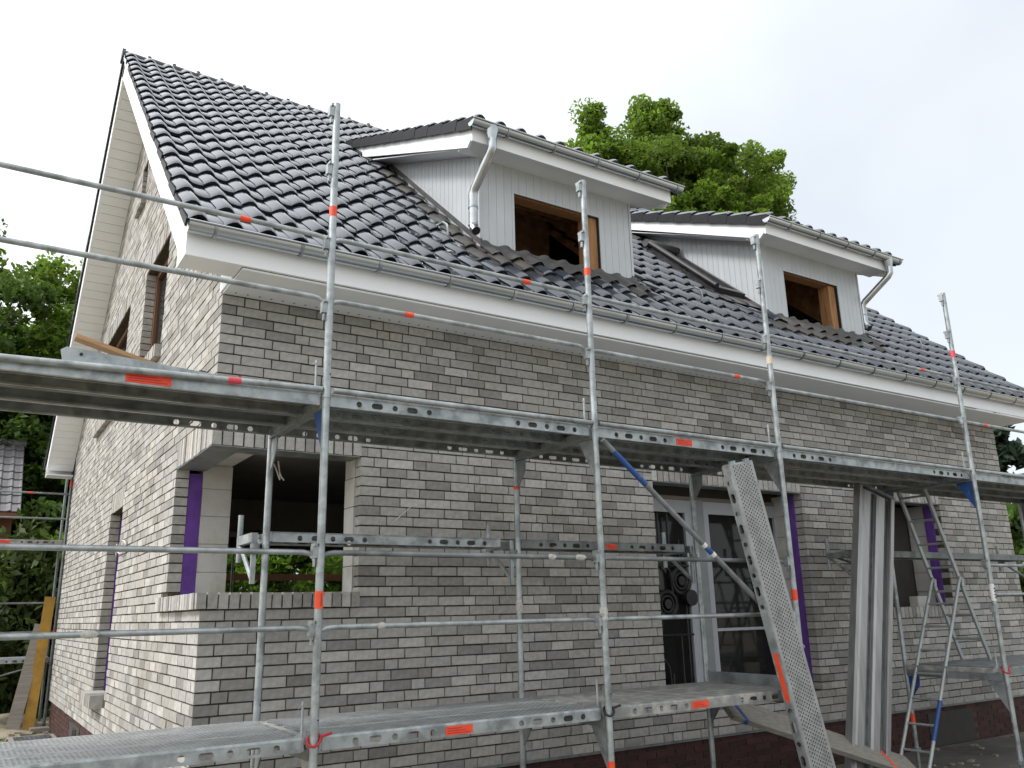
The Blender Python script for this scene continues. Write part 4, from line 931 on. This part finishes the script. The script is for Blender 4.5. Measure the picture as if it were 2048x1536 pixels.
# ------------------------------------------------------------------ scaffold behind the house
rs = thing('rear_scaffold', 'steel scaffold behind the house at its far left corner', 'scaffold', (0, 11, GZ))
RXs = [-3.05, .02, 3.09, 6.16]
for i, x in enumerate(RXs):
    for y in (11.0, 12.0):
        p = auto_smooth(MB().path([(x, y, GZ), (x, y, 4.6 if y > 11.5 else 4.2)], .0242, 10).build('post', 'galvd', rs))
        if y < 11.5:
            for z_ in (3.78, 1.1 if i == 1 else 1.6): tape((x, y, z_), (0,0,1), .0242, .12, 'orange', p)
    for z in (.66, 2.72): MB().box(x-.03, x+.03, 11.03, 11.97, z-.1, z-.04).build('transom', 'galvd', rs)
for i in range(3):
    for z in (3.58, 3.12, 1.62, 1.12):
        o = auto_smooth(MB().path([(RXs[i]+.03, 10.96, z), (RXs[i+1]-.03, 10.96, z)], .017, 8).build('guard_rail', 'galvd', rs))
        if z == 3.58 and i == 0: tape((-.63, 10.96, z), (1,0,0), .017, .07, 'orange', o)
    auto_smooth(MB().path([(RXs[i]+.05, 10.95, -.2), (RXs[i+1]-.05, 10.95, .60)], .015, 8).build('diagonal_brace', 'galvd', rs))
    for z in (.66, 2.72):
        for j, yc in enumerate((11.2, 11.55, 11.88)):
            if i: 
                if j: continue
            plank(RXs[i]+.02, RXs[i+1]-.02, yc, z+.02, f'{("nearest","middle","farthest")[j]} plank of the {"lower" if z < 1 else "upper"} deck of the rear scaffold' + ('' if i == 0 else (' behind the corner window' if i == 1 else ' seen through the house')), 'dirty' if z > 1 else 'steel', [(-1.0,'orange',.3)] if (i == 0 and j == 0) else None)
MB().box(1.5, 8.0, 12.06, 12.10, 2.06, 2.20).build('toe_board', 'brownf', rs)
# formwork panels leaning behind the corner
def panel(name, label, p0, p1, w, th, m_):
    O, ax, ay, az, ln = frame_axes(p0, p1, (1, 0, 0)); t = thing(name, label, 'panel', p0); MB().obox(O, ax, ay, az, (0, ln), (-w/2, w/2), (-th/2, th/2)).build('board', m_, t)
    for a_ in (.0, ln-.03): MB().obox(O, ax, ay, az, (a_+.002, a_+.028), (-w/2-.003, w/2+.003), (-th/2-.003, th/2+.003)).build('edge_band', m_, t)
panel('formwork_panel', 'yellow formwork panel leaning on the rear scaffold post', (-.26, 10.45, GZ), (-.12, 10.9, 1.72), .17, .03, 'yellow')
panel('formwork_panel', 'grey formwork panel leaning beside the yellow one', (-.50, 10.4, GZ), (-.22, 10.85, 1.25), .20, .03, 'woodg')
# light-well grate
t = thing('light_well', 'steel grate over the light well beside the gable plinth', 'grate', (-.3, 7.5, GZ))
fr = MB(); 
for a, b, c, d in ((-.62,-.57,6.3,8.9),(-.07,-.02,6.3,8.9),(-.57,-.07,6.3,6.35),(-.57,-.07,8.85,8.9)): fr.box(a, b, c, d, GZ, GZ+.09)
fr.build('curb', 'concrete', t); gb = MB()
for i in range(50): gb.box(-.57, -.07, 6.38+i*.05, 6.388+i*.05, GZ+.05, GZ+.085)
for i in range(8): gb.box(-.54+i*.06, -.535+i*.06, 6.36, 8.84, GZ+.055, GZ+.084)
gb.build('bars', 'galvd', t)
# rubble and a few bricks on the soil
rk = MB()
for i in range(420):
    x, y = random.uniform(-3.5, -.02), random.uniform(7.5, 14.5); s_ = random.uniform(.015, .07)*(1 if random.random() < .85 else 1.8); c = Vector((x, y, GZ-.015)); V = [c+Vector((random.uniform(.6,1)*s_*a, random.uniform(.6,1)*s_*b, random.uniform(.5,.9)*s_*cc)) for a in (-1,1) for b in (-1,1) for cc in (0,1)]
    rk.add(V, [(0,1,3,2),(4,6,7,5),(0,4,5,1),(2,3,7,6),(1,5,7,3),(0,2,6,4)], random.uniform(.6,1.2))
for i in range(160):
    x, y = random.uniform(5.5, 12), random.uniform(-2.6, -.02); s_ = random.uniform(.008, .035); c = Vector((x, y, GZ+.001)); V = [c+Vector((random.uniform(.6,1)*s_*a, random.uniform(.6,1)*s_*b, random.uniform(.5,.9)*s_*cc)) for a in (-1,1) for b in (-1,1) for cc in (0,1)]
    rk.add(V, [(0,1,3,2),(4,6,7,5),(0,4,5,1),(2,3,7,6),(1,5,7,3),(0,2,6,4)], random.uniform(.6,1.2))
tag(rk.build('rubble', 'stone', kind='stuff'), 'loose stones scattered on the ground around the house', 'stones')
sm = MB(); nx = 26
V = []
for j in range(nx+1):
    for i in range(nx+1):
        x, y = -3.2+i*3.1/nx, 9.4+j*3.2/nx; e = max(0, 1-((x+.9)/1.4)**2)*max(0, 1-((y-11.6)/1.6)**2); V.append((x, y, GZ-.03+.20*e*(.8+.3*math.sin(x*7+y*3)+.2*random.random())))
sm.add(V, [(j*(nx+1)+i, j*(nx+1)+i+1, (j+1)*(nx+1)+i+1, (j+1)*(nx+1)+i) for j in range(nx) for i in range(nx)]); o = auto_smooth(sm.build('soil_mound', 'soil'), 60); o['kind'] = 'structure'
b_ = MB().box(-.25, .15, 10.15, 10.4, GZ-.01, GZ+.06).build('loose_plank', 'woodg'); tag(b_, 'short grey plank lying at the foot of the formwork panels', 'plank')
# grass
def cards(name, pos, nrm_up, size, m_, tones, aspect=1.6, flat=.3):
    n = len(pos); th = RNG.uniform(0, 2*np.pi, n); ph = np.arccos(RNG.uniform(-1, 1, n)); d = np.stack([np.sin(ph)*np.cos(th), np.sin(ph)*np.sin(th), np.cos(ph)*nrm_up], 1); d /= np.linalg.norm(d, axis=1, keepdims=True)
    a = np.cross(d, RNG.normal(size=(n, 3))); a /= np.linalg.norm(a, axis=1, keepdims=True); b = np.cross(d, a); s = (size*RNG.uniform(.6, 1.3, n))[:, None]
    v = np.stack([pos-a*s*aspect/2, pos+b*s*.42+d*s*flat*.3, pos+a*s*aspect/2, pos-b*s*.42+d*s*flat*.3], 1).reshape(-1, 3)
    me = bpy.data.meshes.new(name); me.vertices.add(4*n); me.vertices.foreach_set('co', v.ravel().astype(np.float32)); me.loops.add(4*n); me.loops.foreach_set('vertex_index', np.arange(4*n, dtype=np.int32)); me.polygons.add(n)
    me.polygons.foreach_set('loop_start', np.arange(0, 4*n, 4, dtype=np.int32)); me.polygons.foreach_set('loop_total', np.full(n, 4, dtype=np.int32)); me.update(); me.validate()
    at = me.attributes.new('tone', 'FLOAT', 'FACE'); at.data.foreach_set('value', tones.astype(np.float32)); me.materials.append(M[m_]); return me
n = 26000; gx = RNG.uniform(-9, 4, n); gy = RNG.uniform(12.3, 24, n); keep = (RNG.uniform(0, 1, n) < np.clip((gy-12.3)/1.5, 0, 1)); gp = np.stack([gx, gy, np.full(n, GZ+.04)], 1)[keep]
me = cards('grass', gp, .3, .13, 'grass', RNG.uniform(.5, 1.2, len(gp)), 1.8); o = link('grass', me, None, 'stuff'); tag(o, 'green grass growing behind the building site', 'grass')

# ------------------------------------------------------------------ trees
def tree(name, label, base, height, crown_c, crown_r, nclump, nleaf, leaf, m_, trunk_r=.25, group='trees around the house', csize=.9, seed=0, drop=.0, hollow=.35, lobes=()):
    global RNG
    RNG = np.random.default_rng(seed+11); rnd = random.Random(seed+5)
    t = thing(name, label, 'tree', base, group); B = Vector(base); top = Vector(crown_c)
    cc = []
    while len(cc) < nclump:
        q = RNG.normal(size=3); q /= np.linalg.norm(q); rr = RNG.uniform(hollow, 1)**.6; q = q*rr
        bumps = 1+.22*math.sin(5*q[0]+seed)*math.cos(4*q[1]+seed*2)+.14*math.sin(9*q[2]+seed)
        cc.append(np.array(crown_c)+q*np.array(crown_r)*bumps)
    for lc, lr, ln_ in lobes:
        q = RNG.normal(size=(ln_, 3)); q /= np.linalg.norm(q, axis=1, keepdims=True); q *= (RNG.uniform(0, 1, ln_)**.5)[:, None]; cc += list(np.array(lc)+q*np.array(lr))
    nclump = len(cc); cc = np.array(cc)
    tr = MB(); tr.path([B, B+(top-B)*.35+Vector((rnd.uniform(-.2,.2), rnd.uniform(-.2,.2), 0)), B+(top-B)*.75, top+Vector((0,0,crown_r[2]*.5))], [trunk_r*1.25, trunk_r*.9, trunk_r*.55, trunk_r*.12], 8)
    for i in range(min(26, nclump)):
        e = Vector(cc[i]); s_ = B+(top-B)*rnd.uniform(.45, .95); mid = (s_+e)*.5+Vector((0,0,.15*(e-s_).length)); tr.path([s_, mid, e], [trunk_r*.3, trunk_r*.16, trunk_r*.05], 6)
    auto_smooth(tr.build('trunk', 'bark', t), 60)
    idx = RNG.integers(0, nclump, nleaf); sz = csize*RNG.uniform(.55, 1.25, nclump)
    off = RNG.normal(size=(nleaf, 3)); off *= (np.minimum(np.linalg.norm(off, axis=1), 1.9)/np.linalg.norm(off, axis=1)*.46)[:, None]
    pos = cc[idx]+off*sz[idx][:, None]*np.array([1, 1, .72])
    ct = RNG.uniform(.6, 1.3, nclump); tones = ct[idx]*RNG.uniform(.75, 1.25, nleaf)
    me = cards('crown', pos, 1.4, leaf, m_, tones, 1.5); link('crown', me, t)
    return t
def conifer(name, label, base, height, rad, nleaf, m_, seed=0, group='trees around the house', size=.22, rounded=False):
    global RNG
    RNG = np.random.default_rng(seed+31); t = thing(name, label, 'tree', base, group); B = np.array(base)
    auto_smooth(MB().path([base, (base[0], base[1], base[2]+height*.98)], [rad*.07, .02], 8).build('trunk', 'bark', t))
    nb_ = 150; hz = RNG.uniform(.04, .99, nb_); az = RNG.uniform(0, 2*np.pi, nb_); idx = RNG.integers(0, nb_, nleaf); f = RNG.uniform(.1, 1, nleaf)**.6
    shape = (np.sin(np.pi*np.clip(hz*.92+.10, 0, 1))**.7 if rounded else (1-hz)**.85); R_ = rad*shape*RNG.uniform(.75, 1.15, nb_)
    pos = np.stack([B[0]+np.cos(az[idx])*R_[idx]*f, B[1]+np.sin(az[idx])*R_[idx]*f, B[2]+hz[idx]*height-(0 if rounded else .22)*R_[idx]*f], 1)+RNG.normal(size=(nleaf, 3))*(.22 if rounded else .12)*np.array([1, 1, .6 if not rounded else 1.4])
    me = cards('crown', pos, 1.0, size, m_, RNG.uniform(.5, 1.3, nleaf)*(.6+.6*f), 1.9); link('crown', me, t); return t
tree('oak_tree', 'big green oak crown rising behind the ridge between the dormers', (25, 19.5, GZ), 24, (24.6, 19.5, 17.4), (5.0, 4.6, 5.6), 420, 190000, .155, 'leaf', .42, csize=.74, seed=3, hollow=.1, lobes=[((25.6, 19.5, 21.0), (3.6, 2, 2.2), 90), ((23.9, 19.5, 23.2), (1.5, 1.2, 1.7), 34), ((27.2, 19.5, 21.8), (2.6, 1.5, 1.9), 60), ((21.0, 19.5, 20.2), (2.2, 1.4, 2.3), 55), ((30.4, 19.5, 20.4), (2.3, 1.5, 2.2), 55), ((31.6, 19.5, 22.6), (1.0, .8, .9), 10), ((20.2, 19.5, 22.6), (.5, .4, 1.3), 10), ((29, 19.5, 17.6), (2.4, 1.5, 2.4), 55)])
for i, (x, y, h, rx, rz, m_, lab) in enumerate([(-2.6, 23, 10.6, 3.2, 4.6, 'leafd', 'leafy tree behind the neighbour roof at the left picture edge'), (.3, 25, 12.6, 3.0, 5.0, 'leaf', 'tall tree with thin top beside the far verge'), (-.6, 21, 7.6, 2.6, 3.6, 'leafd', 'dark tree with sky gaps beside the far verge'), (3.2, 23.5, 9.6, 3.0, 4.3, 'leafd', 'dark tree standing hidden behind the gable'), (-6.2, 24, 11.8, 3.6, 5.0, 'leafd', 'broad dark tree left of the neighbour roof'), (-3.6, 27.5, 13, 3.6, 5.6, 'leafd', 'tallest dark tree at the back left'), (2.0, 28, 12.5, 3.6, 5.4, 'leafd', 'far dark tree behind the gable')]):
    tree('forest_tree', lab, (x, y, GZ), h+2, (x, y, h-rz*.72), (rx, rx*.9, rz), 240, 42000, .15, m_, .2, csize=.62, seed=20+i, hollow=.2)
for i, (x, y, z, rx, rz, m_, lab) in enumerate([(2.9, 15.6, 1.9, 1.6, 2.4, 'leafl', 'bright green bush seen through the left of the corner window'), (5.6, 15.8, 2.0, 1.9, 2.5, 'leafl', 'bright green bush seen through the middle of the corner window'), (8.6, 16, 1.9, 1.9, 2.5, 'leaf', 'green bush seen through the right of the corner window'), (.55, 15.0, 1.7, 1.0, 1.9, 'leafl', 'light green bush showing at the far wall corner'), (5.2, 19.5, 2.4, 2.2, 3.0, 'leafd', 'darker bush farther back behind the left of the corner window'), (9.2, 20, 2.4, 2.4, 3.0, 'leafd', 'darker bush farther back behind the middle of the corner window'), (12.6, 20, 2.4, 2.4, 3.0, 'leafd', 'darker bush farther back behind the right of the corner window')]):
    tree('leafy_bush', lab, (x, y, GZ), 3, (x, y, z), (rx, 1.1, rz), 70, 13000, .12, m_, .06, group='bushes behind the house', csize=.5, seed=50+i, hollow=.2)
conifer('yew_tree', 'dark rounded evergreen beside the yellow panel', (-.35, 14.6, GZ), 3.3, 1.15, 9000, 'yew', 1, size=.12, rounded=True)
conifer('yew_tree', 'low golden green evergreen at the left picture edge', (-1.25, 13.2, GZ), 2.0, .75, 6000, 'yew', 2, size=.10, rounded=True)
conifer('spruce_tree', 'dark spruce with branch tips showing past the right wall corner', (26.2, 7.6, GZ), 7.6, 4.3, 16000, 'needle', 4, size=.22)
for i, (x, y, h, rx, rz, lab) in enumerate([(24.3, 5.2, 3.5, 1.5, 2.0, 'leafy tree at the right picture edge beside the wall'), (29.6, 7.6, 4.1, 2.0, 2.3, 'green tree behind the one at the right picture edge')]):
    tree('garden_tree', lab, (x, y, GZ), h, (x, y, h-rz*.9), (rx, rx, rz), 80, 14000, .22, 'leaf' if i else 'leafd', .14, csize=.7, seed=70+i, hollow=.2)
# ------------------------------------------------------------------ neighbour house
nbh = thing('neighbour_house', 'neighbouring house with grey tiled roof and brown timber gable at the left', 'house', (-3.5, 19, GZ))
MB().box(-6.5, -.62, 17.5, 21, GZ, 3.95).build('wall', 'nbwood', nbh)
nr_ = MB(); V0 = Vector((-7, 17.0, 3.86)); V1 = Vector((-7, 19.6, 5.98)); sl_ = (V1-V0).normalized(); nn_ = Vector((0, -sl_.z, sl_.y)); nr_.obox(V0, (1,0,0), sl_, nn_, (0, 6.52), (0, (V1-V0).length), (-.06, 0)); nr_.obox((-7, 22.2, 3.86), (1,0,0), Vector((0,-sl_.y,sl_.z)), Vector((0, sl_.z, sl_.y)), (0, 6.52), (0, (V1-V0).length), (-.06, 0))
nro = nr_.build('roof', 'nbtile', nbh); cnt = 0; fldn = MB(); Ln_ = (V1-V0).length
for rrow in range(9):
    for c in range(26):
        pw_, pv_ = .25, Ln_/9; O_ = V0+Vector((c*pw_, 0, 0))+sl_*(rrow*pv_); mb = MB(); tt = random.gauss(1, .1); P_ = [O_+Vector((u*pw_, 0, 0))+nn_*(.035+h_) for u, h_ in ((0, .03), (.16, .045), (.30, .012), (.8, .012), (1.0, .03))]; Q_ = [p+sl_*(pv_+.03)-nn_*.03 for p in P_]; R_ = [p-nn_*.03 for p in P_]
        mb.add(P_+Q_+R_, [(i, i+1, 6+i, 5+i) for i in range(4)]+[(10+i, 11+i, i+1, i) for i in range(4)], tt)
        if c >= 20: mb.build('roof_tile', 'nbtile', nro)
        else: fldn.add(mb.v, mb.f, tt)
fldn.build('tile_field', 'nbtile', nro, kind='stuff'); auto_smooth(MB().path([(-7.05, 19.6, 6.02), (-.44, 19.6, 6.02)], .12, 10).build('ridge_tile', 'nbtile', nro))
MB().box(-7, -.5, 16.93, 17.0, 3.72, 3.85).build('eave_board', 'nbwood', nbh)
sh_ = thing('garden_shed', 'brown timber shed with dark sloping roof behind the yew', 'shed', (-1.6, 15.5, GZ))
MB().prism([(-3.0, GZ), (-.62, GZ), (-.62, 1.95), (-1.6, 2.95), (-3.0, 2.0)], FF, 15.6, 17).build('wall', 'nbwood', sh_)
MB().prism([(-.36, 1.98), (-.30, 2.08), (-1.6, 3.22), (-1.62, 3.06)], FF, 15.3, 17.2).build('roof', 'nbtile', sh_); MB().prism([(-1.62, 3.06), (-1.6, 3.22), (-3.2, 2.1), (-3.2, 1.95)], FF, 15.3, 17.2).build('roof', 'nbtile', sh_)
